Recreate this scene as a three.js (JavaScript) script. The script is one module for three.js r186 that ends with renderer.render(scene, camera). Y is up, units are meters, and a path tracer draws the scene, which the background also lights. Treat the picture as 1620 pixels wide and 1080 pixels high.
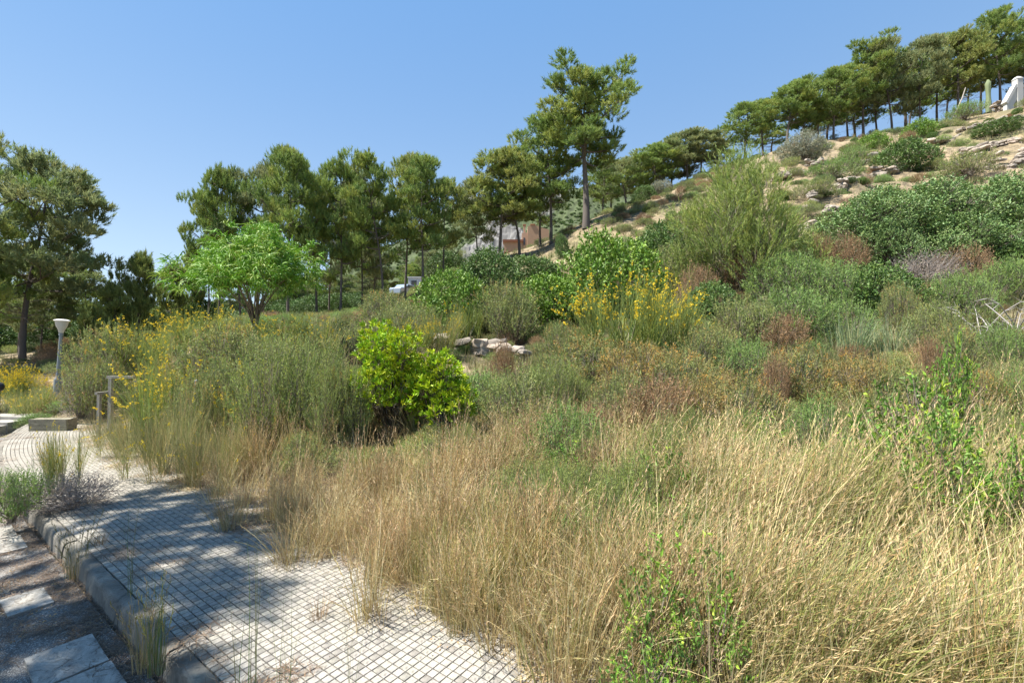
import * as THREE from 'three';
import { mergeGeometries } from 'three/addons/utils/BufferGeometryUtils.js';
import { ImprovedNoise } from 'three/addons/math/ImprovedNoise.js';

// ------------------------------------------------------------------ camera, sky, sun, exposure
const scene = new THREE.Scene();
const EYE = 1.65, F = 720, CX = 810, HZ = 555;             // eye height above the pavement; focal length, middle and horizon in photograph pixels
const camera = new THREE.PerspectiveCamera(2 * Math.atan(540 / F) * 180 / Math.PI, 1024 / 682, 0.05, 4000);
camera.position.set(0, EYE, 0);
camera.rotation.x = Math.atan((HZ - 540) / F);
scene.add(camera);
const renderer = new THREE.WebGLRenderer({ antialias: true });
renderer.toneMapping = THREE.LinearToneMapping;
renderer.toneMappingExposure = 2.85;
renderer.shadowMap.enabled = true;
const SUN_AZ = -100 * Math.PI / 180, SUN_EL = 62 * Math.PI / 180;   // to the left and a little behind, high
const sunDir = new THREE.Vector3(Math.sin(SUN_AZ) * Math.cos(SUN_EL), Math.sin(SUN_EL), -Math.cos(SUN_AZ) * Math.cos(SUN_EL));
{
  const W = 512, H = 256, data = new Float32Array(W * H * 4);
  const zen = [0.046, 0.123, 0.265], hor = [0.34, 0.42, 0.48];
  for (let r = 0; r < H; r++) for (let c = 0; c < W; c++) {
    const up = ((r + 0.5) / H - 0.5) * Math.PI, ro = ((c + 0.5) / W - 0.5) * 2 * Math.PI;
    const y = Math.sin(up), x = Math.cos(ro) * Math.cos(up), z = Math.sin(ro) * Math.cos(up);
    const cs = x * sunDir.x + y * sunDir.y + z * sunDir.z;
    const k = Math.exp(-3.8 * Math.max(0, y)), g = 0.86 + 0.3 * Math.pow(Math.max(0, 0.5 + 0.5 * cs), 2) + 0.5 * Math.pow(Math.max(0, cs), 24);
    for (let i = 0; i < 3; i++) data[(r * W + c) * 4 + i] = (zen[i] + (hor[i] - zen[i]) * k) * g;
    data[(r * W + c) * 4 + 3] = 1;
  }
  const t = new THREE.DataTexture(data, W, H, THREE.RGBAFormat, THREE.FloatType);
  t.mapping = THREE.EquirectangularReflectionMapping; t.magFilter = t.minFilter = THREE.LinearFilter; t.needsUpdate = true;
  scene.background = t; scene.environment = t;
}
const sun = new THREE.DirectionalLight(new THREE.Color(1, 0.94, 0.84), 5);
sun.name = 'sun';
sun.position.copy(sunDir).multiplyScalar(150); sun.castShadow = true; sun.shadow.radius = 1;
sun.shadow.mapSize.set(4096, 4096);
Object.assign(sun.shadow.camera, { left: -80, right: 80, top: 80, bottom: -80, near: 1, far: 400 });
scene.add(sun, sun.target);

// ------------------------------------------------------------------ helpers
function mulberry(a) { return () => { a |= 0; a = a + 0x6D2B79F5 | 0; let t = Math.imul(a ^ a >>> 15, 1 | a); t = t + Math.imul(t ^ t >>> 7, 61 | t) ^ t; return ((t ^ t >>> 14) >>> 0) / 4294967296; }; }
let R = mulberry(7);
const rr = (a, b) => a + (b - a) * R(), sg = () => R() * 2 - 1;
const clamp = (x, a, b) => Math.min(b, Math.max(a, x)), sstep = (a, b, x) => { const t = clamp((x - a) / (b - a), 0, 1); return t * t * (3 - 2 * t); }, mix = (a, b, t) => a + (b - a) * t;
const perlin = new ImprovedNoise();
const noise = (x, y, z = 0.37) => perlin.noise(x, y, z);
const fbm = (x, y, o = 4, z = 0.37) => { let s = 0, a = 0.5; for (let k = 0; k < o; k++) { s += a * noise(x, y, z + k * 7.1); x *= 2.03; y *= 2.03; a *= 0.5; } return s; };
const V = (x, y, z) => new THREE.Vector3(x, y, z);
const used = new Map();
function numbered(n) { const k = used.get(n) ?? 0; used.set(n, k + 1); return k ? n + '_' + String(k).padStart(3, '0') : n; }
function shade(o) { o.traverse((m) => { if (m.isMesh) { m.castShadow = true; m.receiveShadow = true; } }); return o; }
function tag(o, label, category, group) { o.userData.label = label; o.userData.category = category; if (group) o.userData.group = group; return o; }
function thing(name, label, category, group) { const o = new THREE.Group(); o.name = numbered(name); tag(o, label, category, group); scene.add(o); return o; }
function part(name, geo, m, parent) { const o = new THREE.Mesh(geo, m); o.name = name; parent.add(o); o.castShadow = o.receiveShadow = true; return o; }
function structure(name, geo, m) { const o = geo ? new THREE.Mesh(geo, m) : new THREE.Group(); o.name = numbered(name); o.userData.kind = 'structure'; scene.add(o); return shade(o); }
class GB {                                                   // a growing triangle soup with vertex colours
  constructor() { this.p = []; this.c = []; this.i = []; }
  v(x, y, z, c) { this.p.push(x, y, z); this.c.push(c[0], c[1], c[2]); return this.p.length / 3 - 1; }
  t(a, b, c) { this.i.push(a, b, c); }
  build(smooth) {
    const g = new THREE.BufferGeometry();
    g.setAttribute('position', new THREE.BufferAttribute(new Float32Array(this.p), 3));
    g.setAttribute('color', new THREE.BufferAttribute(new Float32Array(this.c), 3));
    g.setIndex(new THREE.BufferAttribute(new Uint32Array(this.i), 1));
    if (smooth) g.computeVertexNormals();
    return g;
  }
}
const jit = (c, a = 0.18) => { const k = 1 + sg() * a, w = sg() * a * 0.5; return [c[0] * k * (1 + w), c[1] * k, c[2] * k * (1 - w)]; };
const pick = (a) => a[Math.floor(R() * a.length) % a.length];
const unit = () => { const z = sg(), a = R() * 6.2832, s = Math.sqrt(1 - z * z); return [s * Math.cos(a), z, s * Math.sin(a)]; };
const norm = (a) => { const l = Math.hypot(a[0], a[1], a[2]) || 1; return [a[0] / l, a[1] / l, a[2] / l]; };
const cross = (a, b) => [a[1] * b[2] - a[2] * b[1], a[2] * b[0] - a[0] * b[2], a[0] * b[1] - a[1] * b[0]];
function leaf(gb, b, d, len, wid, c, side, lift = 0.12) {    // a lens-shaped blade of two faces
  const s = side ?? norm(cross(d, unit())), n = cross(s, d), m = 0.45 * len, w = wid / 2, q = lift * len;
  const a0 = gb.v(b[0], b[1], b[2], c), a1 = gb.v(b[0] + d[0] * m + s[0] * w + n[0] * q, b[1] + d[1] * m + s[1] * w + n[1] * q, b[2] + d[2] * m + s[2] * w + n[2] * q, c);
  const a2 = gb.v(b[0] + d[0] * len, b[1] + d[1] * len, b[2] + d[2] * len, c), a3 = gb.v(b[0] + d[0] * m - s[0] * w + n[0] * q, b[1] + d[1] * m - s[1] * w + n[1] * q, b[2] + d[2] * m - s[2] * w + n[2] * q, c);
  gb.t(a0, a1, a2); gb.t(a0, a2, a3);
}
function needle(gb, b, d, len, wid, c) {
  const s = norm(cross(d, unit())), w = wid / 2;
  gb.t(gb.v(b[0] - s[0] * w, b[1] - s[1] * w, b[2] - s[2] * w, c), gb.v(b[0] + s[0] * w, b[1] + s[1] * w, b[2] + s[2] * w, c), gb.v(b[0] + d[0] * len, b[1] + d[1] * len, b[2] + d[2] * len, c));
}
function ribbon(gb, pts, w0, w1, c, side) {                  // a narrow bent strip
  let a, b;
  pts.forEach((p, k) => {
    const w = mix(w0, w1, k / (pts.length - 1)) / 2, x = gb.v(p[0] - side[0] * w, p[1] - side[1] * w, p[2] - side[2] * w, c), y = gb.v(p[0] + side[0] * w, p[1] + side[1] * w, p[2] + side[2] * w, c);
    if (k) { gb.t(a, b, y); gb.t(a, y, x); }
    a = x; b = y;
  });
}
function tube(gb, pts, r0, r1, c, sides = 6, pw = 1) {
  let prev = null;
  pts.forEach((p, k) => {
    const q = pts[Math.min(k + 1, pts.length - 1)], o = pts[Math.max(k - 1, 0)], d = norm([q[0] - o[0], q[1] - o[1], q[2] - o[2]]);
    const s = norm(cross(d, Math.abs(d[1]) < 0.9 ? [0, 1, 0] : [1, 0, 0])), n = cross(d, s), r = mix(r0, r1, Math.pow(k / (pts.length - 1), pw)), ring = [];
    for (let j = 0; j < sides; j++) { const a = j / sides * 6.2832, x = Math.cos(a) * r, y = Math.sin(a) * r; ring.push(gb.v(p[0] + s[0] * x + n[0] * y, p[1] + s[1] * x + n[1] * y, p[2] + s[2] * x + n[2] * y, c)); }
    if (prev) for (let j = 0; j < sides; j++) { const l = (j + 1) % sides; gb.t(prev[j], ring[l], prev[l]); gb.t(prev[j], ring[j], ring[l]); }
    prev = ring;
  });
}
// leaves let some light through; wood and stems do not
const leafMat = (rough = 0.75, through = 0.38) => new THREE.MeshPhysicalMaterial({ vertexColors: true, roughness: rough, transmission: through, thickness: 0, side: THREE.DoubleSide, specularIntensity: 0.5 });
const M = {
  needle: leafMat(0.85, 0.46), leaf: leafMat(0.6, 0.4), gloss: leafMat(0.5, 0.35), grass: leafMat(0.85, 0.4), petal: leafMat(0.85, 0.4),
  wood: new THREE.MeshStandardMaterial({ vertexColors: true, roughness: 0.95 }),
  stone: new THREE.MeshStandardMaterial({ vertexColors: true, roughness: 0.95, flatShading: true }),
};

// ------------------------------------------------------------------ the lie of the land
// [column in the photograph, depth, ground row in the photograph or null, ground height]: seen points from which the slope is interpolated
const LAND = [
  [1000, 3, null, 0.06], [1600, 3, null, 0.12], [2100, 3, null, 0.15], [640, 7.5, null, 0.3], [900, 7, null, 0.42], [1200, 7, null, 0.75], [1600, 7, null, 1.2], [2100, 7, null, 2],
  [760, 14, 553], [1000, 10, 562], [1200, 10, 543], [1600, 10, 503], [1170, 14, 462], [1450, 13, 428], [1620, 13, 422], [1950, 13, 400],
  [1300, 18, 345], [1550, 18, 305], [1270, 26, 258], [1440, 24, 275], [1600, 24, 222], [1950, 24, 150],
  [1300, 40, 218], [1450, 40, 197], [1590, 40, 168], [1850, 40, 60], [1180, 40, 252], [1080, 40, 292],
  [1300, 75, 300], [1550, 75, 270], [1950, 75, 250], [1080, 75, 320],
  [925, 30, 360], [1000, 30, 338], [780, 32, 410], [850, 32, 400], [845, 60, 402], [760, 60, 420], [845, 110, 398], [700, 110, 442], [1000, 110, 345], [930, 17, 503], [720, 18, 495], [820, 24, 445],
  [590, 28, 497], [450, 28, 507], [650, 30, 475], [395, 10.5, 545], [300, 12, 550], [500, 10, 564], [550, 14, 535], [200, 11, 600], [95, 13, null, 0.1], [230, 7, null, 0.3],
  [20, 22, 568], [120, 24, 550], [250, 26, 537], [0, 40, 552], [300, 60, 535], [550, 80, 495], [650, 70, 470], [-300, 20, null, 0.2], [-300, 8, null, -0.1], [-900, 8, null, -0.1],
  [200, 300, 548], [800, 300, 470], [1300, 300, 420], [1900, 300, 400], [0, 1800, 553], [800, 1800, 550], [1600, 1800, 550], [-900, 60, null, -1], [300, 4, null, 0], [870, 2.3, null, 0], [100, 9, null, 0],
];
const lp = LAND.map(([px, d, py, y]) => { const a = Math.atan((px - CX) / F), Y = py === null ? y : EYE + (HZ - py) / F * d, r = d / Math.cos(a); return [a * 2.2, Math.log(r) * 0.9, Y / r]; });
for (const a of [-1.9, -2.6, 1.9, 2.6]) for (const r of [2, 20, 200]) lp.push([a * 2.2, Math.log(r) * 0.9, a > 0 ? 0.05 : 0]);
const tp = (r2) => r2 < 1e-12 ? 0 : 0.5 * r2 * Math.log(r2);
const rbf = (() => {
  const n = lp.length, m = n + 3, A = Array.from({ length: m }, () => new Float64Array(m + 1));
  lp.forEach((p, i) => {
    lp.forEach((q, j) => { A[i][j] = tp((p[0] - q[0]) ** 2 + (p[1] - q[1]) ** 2); });
    A[i][i] += 0.004; A[i][n] = A[n][i] = 1; A[i][n + 1] = A[n + 1][i] = p[0]; A[i][n + 2] = A[n + 2][i] = p[1]; A[i][m] = p[2];
  });
  for (let k = 0; k < m; k++) {
    let b = k; for (let i = k + 1; i < m; i++) if (Math.abs(A[i][k]) > Math.abs(A[b][k])) b = i;
    [A[k], A[b]] = [A[b], A[k]];
    for (let i = 0; i < m; i++) if (i !== k && A[i][k]) { const f = A[i][k] / A[k][k]; for (let j = k; j <= m; j++) A[i][j] -= f * A[k][j]; }
  }
  return A.map((r, k) => r[m] / r[k]);
})();
// road frame: w runs along the kerb away to the left, s across it towards the field
const UX = -0.809, UD = 0.588, NX = 0.588, ND = 0.809, S_KERB = 0.9, S_EDGE = 2.5;
const wOf = (x, d) => UX * x + UD * d, sOf = (x, d) => NX * x + ND * d;
const bend = (w) => w > 9 ? 0.5 * (w - 9) * (w - 9) * 0.055 : 0;           // the kerb swings to the right beyond nine metres
function ground(x, d) {
  const r = Math.max(0.6, Math.hypot(x, d)), a = Math.atan2(x, d) * 2.2, l = Math.log(r) * 0.9, n = lp.length;
  let t = rbf[n] + rbf[n + 1] * a + rbf[n + 2] * l;
  for (let i = 0; i < n; i++) t += rbf[i] * tp((a - lp[i][0]) ** 2 + (l - lp[i][1]) ** 2);
  let y = t * r;
  const az = a / 2.2;
  if (r > 17 && r < 70 && az > 0.42) {                       // terraces on the right-hand hillside
    const k = sstep(17, 21, r) * sstep(70, 55, r) * sstep(0.42, 0.55, az), q = y / 1.25, f = q - Math.floor(q);
    y = mix(y, (Math.floor(q) + 0.25 * f + 0.75 * sstep(0.72, 1, f)) * 1.25, 0.8 * k);
  }
  y += r > 3 ? fbm(x * 0.35, d * 0.35, 4) * 0.22 * sstep(3, 9, r) : 0;
  const w = wOf(x, d), s = sOf(x, d) - bend(Math.max(0, w)), end = sstep(15.5, 13.5, w);
  const field = sstep(S_EDGE - 0.15, S_EDGE + 1.6, s), flat = mix(-0.02, -0.16, sstep(S_KERB + 0.8, S_KERB + 0.35, s));
  const far = Math.max(1 - end, sstep(-5, -10, s), sstep(-8, -14, w));     // the road is only levelled where it is seen
  return mix(mix(flat, y, field), y, far);
}
const Xof = (px, d) => (px - CX) / F * d, Yof = (py, d) => EYE + (HZ - py) / F * d;

// textures: grain and stains
function texture(n, fn, srgb = true) {
  const data = new Uint8Array(n * n * 4);
  for (let y = 0; y < n; y++) for (let x = 0; x < n; x++) { const c = fn(x / n, y / n); for (let k = 0; k < 3; k++) data[(y * n + x) * 4 + k] = clamp(c[k] * 255, 0, 255); data[(y * n + x) * 4 + 3] = 255; }
  const t = new THREE.DataTexture(data, n, n); t.wrapS = t.wrapT = THREE.RepeatWrapping; t.magFilter = THREE.LinearFilter; t.minFilter = THREE.LinearMipmapLinearFilter; t.generateMipmaps = true;
  if (srgb) t.colorSpace = THREE.SRGBColorSpace; t.needsUpdate = true; return t;
}
const wrapN = (u, v, f, o, z) => { const a = u * 6.28318, b = v * 6.28318; let s = 0, am = 0.5; for (let k = 0; k < o; k++) { const q = f * (1 << k) / 6.28318; s += am * perlin.noise(Math.cos(a) * q + z + 9, Math.sin(a) * q + Math.cos(b) * q, Math.sin(b) * q + z * 1.7); am *= 0.5; } return s; };
R = mulberry(11);
const soilTex = texture(512, (u, v) => { const n = wrapN(u, v, 8, 5, 1), m = wrapN(u, v, 40, 2, 4), g = R() * 0.12, k = 0.56 + n * 0.35 + m * 0.3 + g; return [k, k * 0.93, k * 0.81]; });
const concreteTex = texture(512, (u, v) => { const n = wrapN(u, v, 5, 5, 2), m = wrapN(u, v, 60, 2, 5), st = sstep(0.12, 0.3, wrapN(u, v, 12, 4, 8)), k = 0.555 + n * 0.22 + m * 0.12 + sg() * 0.04 - st * 0.1; return [k * 0.99, k * 0.965, k * 0.915]; });
const asphaltTex = texture(1024, (u, v) => { const n = wrapN(u, v, 6, 4, 3), m = wrapN(u, v, 130, 2, 6), sp = sstep(0.06, 0.16, m), k = 0.37 + n * 0.12 + sp * 0.26 + sg() * 0.05; return [k, k * 0.98, k * 0.95]; });
const asphaltBump = texture(1024, (u, v) => { const m = wrapN(u, v, 130, 2, 6); const k = 0.5 + m * 1.4; return [k, k, k]; }, false);

{ // ground: one sheet, fine near by and coarse far away
  const rings = 190, around = 420, gb = new GB();
  for (let i = 0; i <= rings; i++) for (let j = 0; j < around; j++) {
    const r = 0.4 * Math.pow(2600 / 0.4, i / rings), f = j / around, a = (f < 0.75 ? -1.15 + 2.3 * f / 0.75 : 1.15 + (6.28318 - 2.3) * (f - 0.75) / 0.25);
    const x = Math.sin(a) * r, d = Math.cos(a) * r, y = ground(x, d);
    const n = fbm(x * 0.5, d * 0.5, 4, 3.1), m = sstep(0.0, 0.25, fbm(x * 0.16, d * 0.16, 3, 9.3)), q = r > 16 ? sstep(0.02, 0.16, fbm(x * 0.9, d * 0.9, 3, 5.5)) : 0;
    const c = [mix(0.46, 0.34, m), mix(0.42, 0.36, m), mix(0.34, 0.23, m)].map((k, e) => mix(k * (1 + n * 0.5), [0.72, 0.64, 0.55][e], q * 0.5));
    gb.v(x, y, -d, c);
  }
  for (let i = 0; i < rings; i++) for (let j = 0; j < around; j++) { const a = i * around + j, b = i * around + (j + 1) % around; gb.t(a, b, b + around); gb.t(a, b + around, a + around); }
  const g = gb.build(true), p = g.attributes.position, uv = new Float32Array(p.count * 2);
  for (let k = 0; k < p.count; k++) { uv[k * 2] = p.getX(k) / 2.3; uv[k * 2 + 1] = p.getZ(k) / 2.3; }
  g.setAttribute('uv', new THREE.BufferAttribute(uv, 2));
  structure('ground', g, new THREE.MeshStandardMaterial({ vertexColors: true, map: soilTex, roughness: 1, bumpMap: soilTex, bumpScale: 0.02 }));
}
const onRoad = (w, s, y) => { const q = s + bend(Math.max(0, w)); return V(UX * w + NX * q, y, -(UD * w + ND * q)); };
const heading = (w) => w > 9 ? Math.atan(0.055 * (w - 9)) : 0;
function strip(w0, w1, s0, s1, y, uvs, dw = 0.4) {           // a level sheet that follows the kerb
  const n = Math.ceil((w1 - w0) / dw), pos = [], uv = [], idx = [];
  for (let k = 0; k <= n; k++) { const w = mix(w0, w1, k / n); for (const s of [s0, s1]) { const p = onRoad(w, s, y); pos.push(p.x, p.y, p.z); uv.push(w / uvs, s / uvs); } if (k) { const a = k * 2 - 2; idx.push(a, a + 2, a + 1, a + 1, a + 2, a + 3); } }
  const g = new THREE.BufferGeometry(); g.setAttribute('position', new THREE.Float32BufferAttribute(pos, 3)); g.setAttribute('uv', new THREE.Float32BufferAttribute(uv, 2)); g.setIndex(idx); g.computeVertexNormals(); return g;
}
const mKerb = new THREE.MeshStandardMaterial({ map: concreteTex, color: new THREE.Color(0.6, 0.585, 0.55), roughness: 0.95, bumpMap: concreteTex, bumpScale: 0.006 });
const mConcrete = new THREE.MeshStandardMaterial({ map: concreteTex, roughness: 0.95, bumpMap: concreteTex, bumpScale: 0.004 });
const mBed = new THREE.MeshStandardMaterial({ color: new THREE.Color(0.04, 0.037, 0.032), roughness: 1 });
const mAsphalt = new THREE.MeshStandardMaterial({ map: asphaltTex, roughness: 0.9, bumpMap: asphaltBump, bumpScale: 0.006 });
const road = structure('road');
part('asphalt', strip(-8, 14, -4.5, S_KERB - 0.02, -0.127, 0.9), mAsphalt, road);
for (const [w, len, s, wd] of [[2.95, 0.44, S_KERB - 0.42, 0.3], [3.41, 0.4, S_KERB - 0.41, 0.29], [4.5, 0.34, S_KERB - 0.4, 0.22], [5.95, 0.44, S_KERB - 0.44, 0.32], [6.42, 0.42, S_KERB - 0.43, 0.3], [7.6, 0.42, S_KERB - 0.42, 0.3]]) {
  const g = new THREE.BoxGeometry(len, 0.03, wd), p = onRoad(w + len / 2, s + wd / 2, -0.123), o = part('gutter_slab', g, mConcrete, road);
  o.position.copy(p);
}
const alongKerb = (w) => Math.atan2(UD, UX) - heading(w);   // turn about y that lays a box's x along the kerb
for (const o of road.children) if (o.name === 'gutter_slab') o.rotation.y = alongKerb(0) + sg() * 0.02;

const pavement = structure('pavement');
part('mortar_bed', strip(-2.5, 14.6, S_KERB + 0.11, S_EDGE + 0.5, -0.014, 1), mBed, pavement);
{ // pressed concrete squares: the 300 that show largest as pieces, the others joined
  const cell = 0.049, half = 0.0215, hh = 0.009, bev = 0.0012;
  const gb = new GB(), c = [1, 1, 1], y0 = -hh, y1 = hh;
  const ring = (r, y) => [[-r, -r], [r, -r], [r, r], [-r, r]].map(([x, z]) => gb.v(x, y, z, c));
  const b = ring(half, y0), m = ring(half, y1 - bev), t = ring(half - bev, y1);
  for (let k = 0; k < 4; k++) { const l = (k + 1) % 4; gb.t(b[k], m[l], b[l]); gb.t(b[k], m[k], m[l]); gb.t(m[k], t[l], m[l]); gb.t(m[k], t[k], t[l]); }
  gb.t(t[0], t[2], t[1]); gb.t(t[0], t[3], t[2]);
  const geo = gb.build(), uv = new Float32Array(geo.attributes.position.count * 2);
  for (let k = 0; k < uv.length / 2; k++) { uv[k * 2] = geo.attributes.position.getX(k); uv[k * 2 + 1] = geo.attributes.position.getZ(k); }
  geo.setAttribute('uv', new THREE.BufferAttribute(uv, 2)); geo.deleteAttribute('color');
  const mats = [], geos = [];
  for (let k = 0; k < 6; k++) { const g = geo.clone(), a = g.attributes.uv.array, du = R(), dv = R(); for (let q = 0; q < a.length; q += 2) { a[q] += du; a[q + 1] += dv; } geos.push(g); const e = 0.94 + 0.08 * R(); mats.push(new THREE.MeshStandardMaterial({ map: concreteTex, color: new THREE.Color(e, e * (0.985 + 0.02 * R()), e * (0.96 + 0.04 * R())), roughness: 0.95, bumpMap: concreteTex, bumpScale: 0.003 })); }
  const tiles = [];
  for (let w = -2.4; w < 14.5; w += cell) for (let s = S_KERB + 0.134; s < S_EDGE + 0.45; s += cell) {
    const p = onRoad(w, s, 0); tiles.push([p, w, (p.x - 0) ** 2 + (p.z + 0) ** 2]);
  }
  const show = ([p]) => { const d = -p.z, px = CX + F * p.x / d, py = HZ + F * EYE / d; return d > 1.5 && px > 300 && px < 860 && py < 1075; };
  const near = tiles.filter(show).sort((a, b) => a[2] - b[2]).slice(0, 300), set = new Set(near);
  const put = (o, p, w) => { o.position.set(p.x + sg() * 0.0005, fbm(p.x * 0.9, p.z * 0.9, 3) * 0.014 + sg() * 0.0006, p.z + sg() * 0.0005); o.rotation.set(sg() * 0.01, alongKerb(w) + sg() * 0.006, sg() * 0.01); };
  for (const [p, w] of near) put(part('tile', geos[Math.floor(R() * 6)], mats[Math.floor(R() * 6)], pavement), p, w);
  const rest = tiles.filter((t) => !set.has(t)), dm = new THREE.Object3D();
  for (let k = 0; k < 6; k++) {
    const mine = rest.filter((_, n) => (n * 7919) % 6 === k), im = new THREE.InstancedMesh(geos[k], mats[k], mine.length);
    mine.forEach(([p, w], n) => { put(dm, p, w); dm.updateMatrix(); im.setMatrixAt(n, dm.matrix); const e = 0.95 + 0.05 * R() + fbm(p.x * 1.3, p.z * 1.3, 4, 4.4) * 0.3; im.setColorAt(n, new THREE.Color(e, e * 0.99, e * 0.97)); });
    im.name = 'tile_field'; im.userData.kind = 'stuff'; pavement.add(im); im.castShadow = im.receiveShadow = true;
  }
}
const kerb = structure('kerb');
{
  const prof = [[0, -0.17], [0.006, -0.1], [0.014, -0.04], [0.018, -0.02], [0.025, -0.006], [0.034, 0.003], [0.046, 0.007], [0.075, 0.009], [0.104, 0.009], [0.108, 0.004], [0.108, -0.17]];
  for (let w = -2.6, k = 0; w < 14.4; k++) {
    const L = 0.8, n = 16, m = prof.length, pos = [], uv = [], idx = [], u0 = R(), v0 = R();
    for (let i = 0; i <= n; i++) for (let j = 0; j < m; j++) {
      const z = 0.004 + (L - 0.008) * i / n, e = Math.min(i, n - i) === 0 ? 0.003 : 0, [px, py] = prof[j], q = fbm(z * 7 + w * 3, px * 14 + py * 9, 4, k * 1.7) * 0.007;
      pos.push(px - (j > 0 && j < m - 1 ? q : 0) + (j < 6 ? e : 0), py - (j > 3 && j < m - 1 ? Math.abs(q) * 0.6 + e : 0), z); uv.push(u0 + z, v0 + j * 0.03);
      if (i && j) { const b = i * m + j; idx.push(b - m - 1, b - m, b, b - m - 1, b, b - 1); }
    }
    for (const i of [0, n]) { const c = pos.length / 3; pos.push(0.06, -0.08, i ? L - 0.004 : 0.004); uv.push(u0, v0); for (let j = 0; j < m; j++) { const b = (i * m + j) * 3; pos.push(pos[b], pos[b + 1], pos[b + 2]); uv.push(u0 + j * 0.03, v0); if (j) idx.push(c, c + 1 + j - (i ? 1 : 0), c + 1 + j - (i ? 0 : 1)); } }
    const g = new THREE.BufferGeometry(); g.setAttribute('position', new THREE.Float32BufferAttribute(pos, 3)); g.setAttribute('uv', new THREE.Float32BufferAttribute(uv, 2)); g.setIndex(idx); g.computeVertexNormals();
    const o = part('kerb_stone', g, mKerb, kerb), q = onRoad(w + L, S_KERB + sg() * 0.008, sg() * 0.006);
    o.position.copy(q); o.rotation.y = Math.atan2(-UX, UD) - heading(w); o.rotation.z = sg() * 0.02; w += L;   // the section's x points across the kerb towards the field
  }
}

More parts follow.
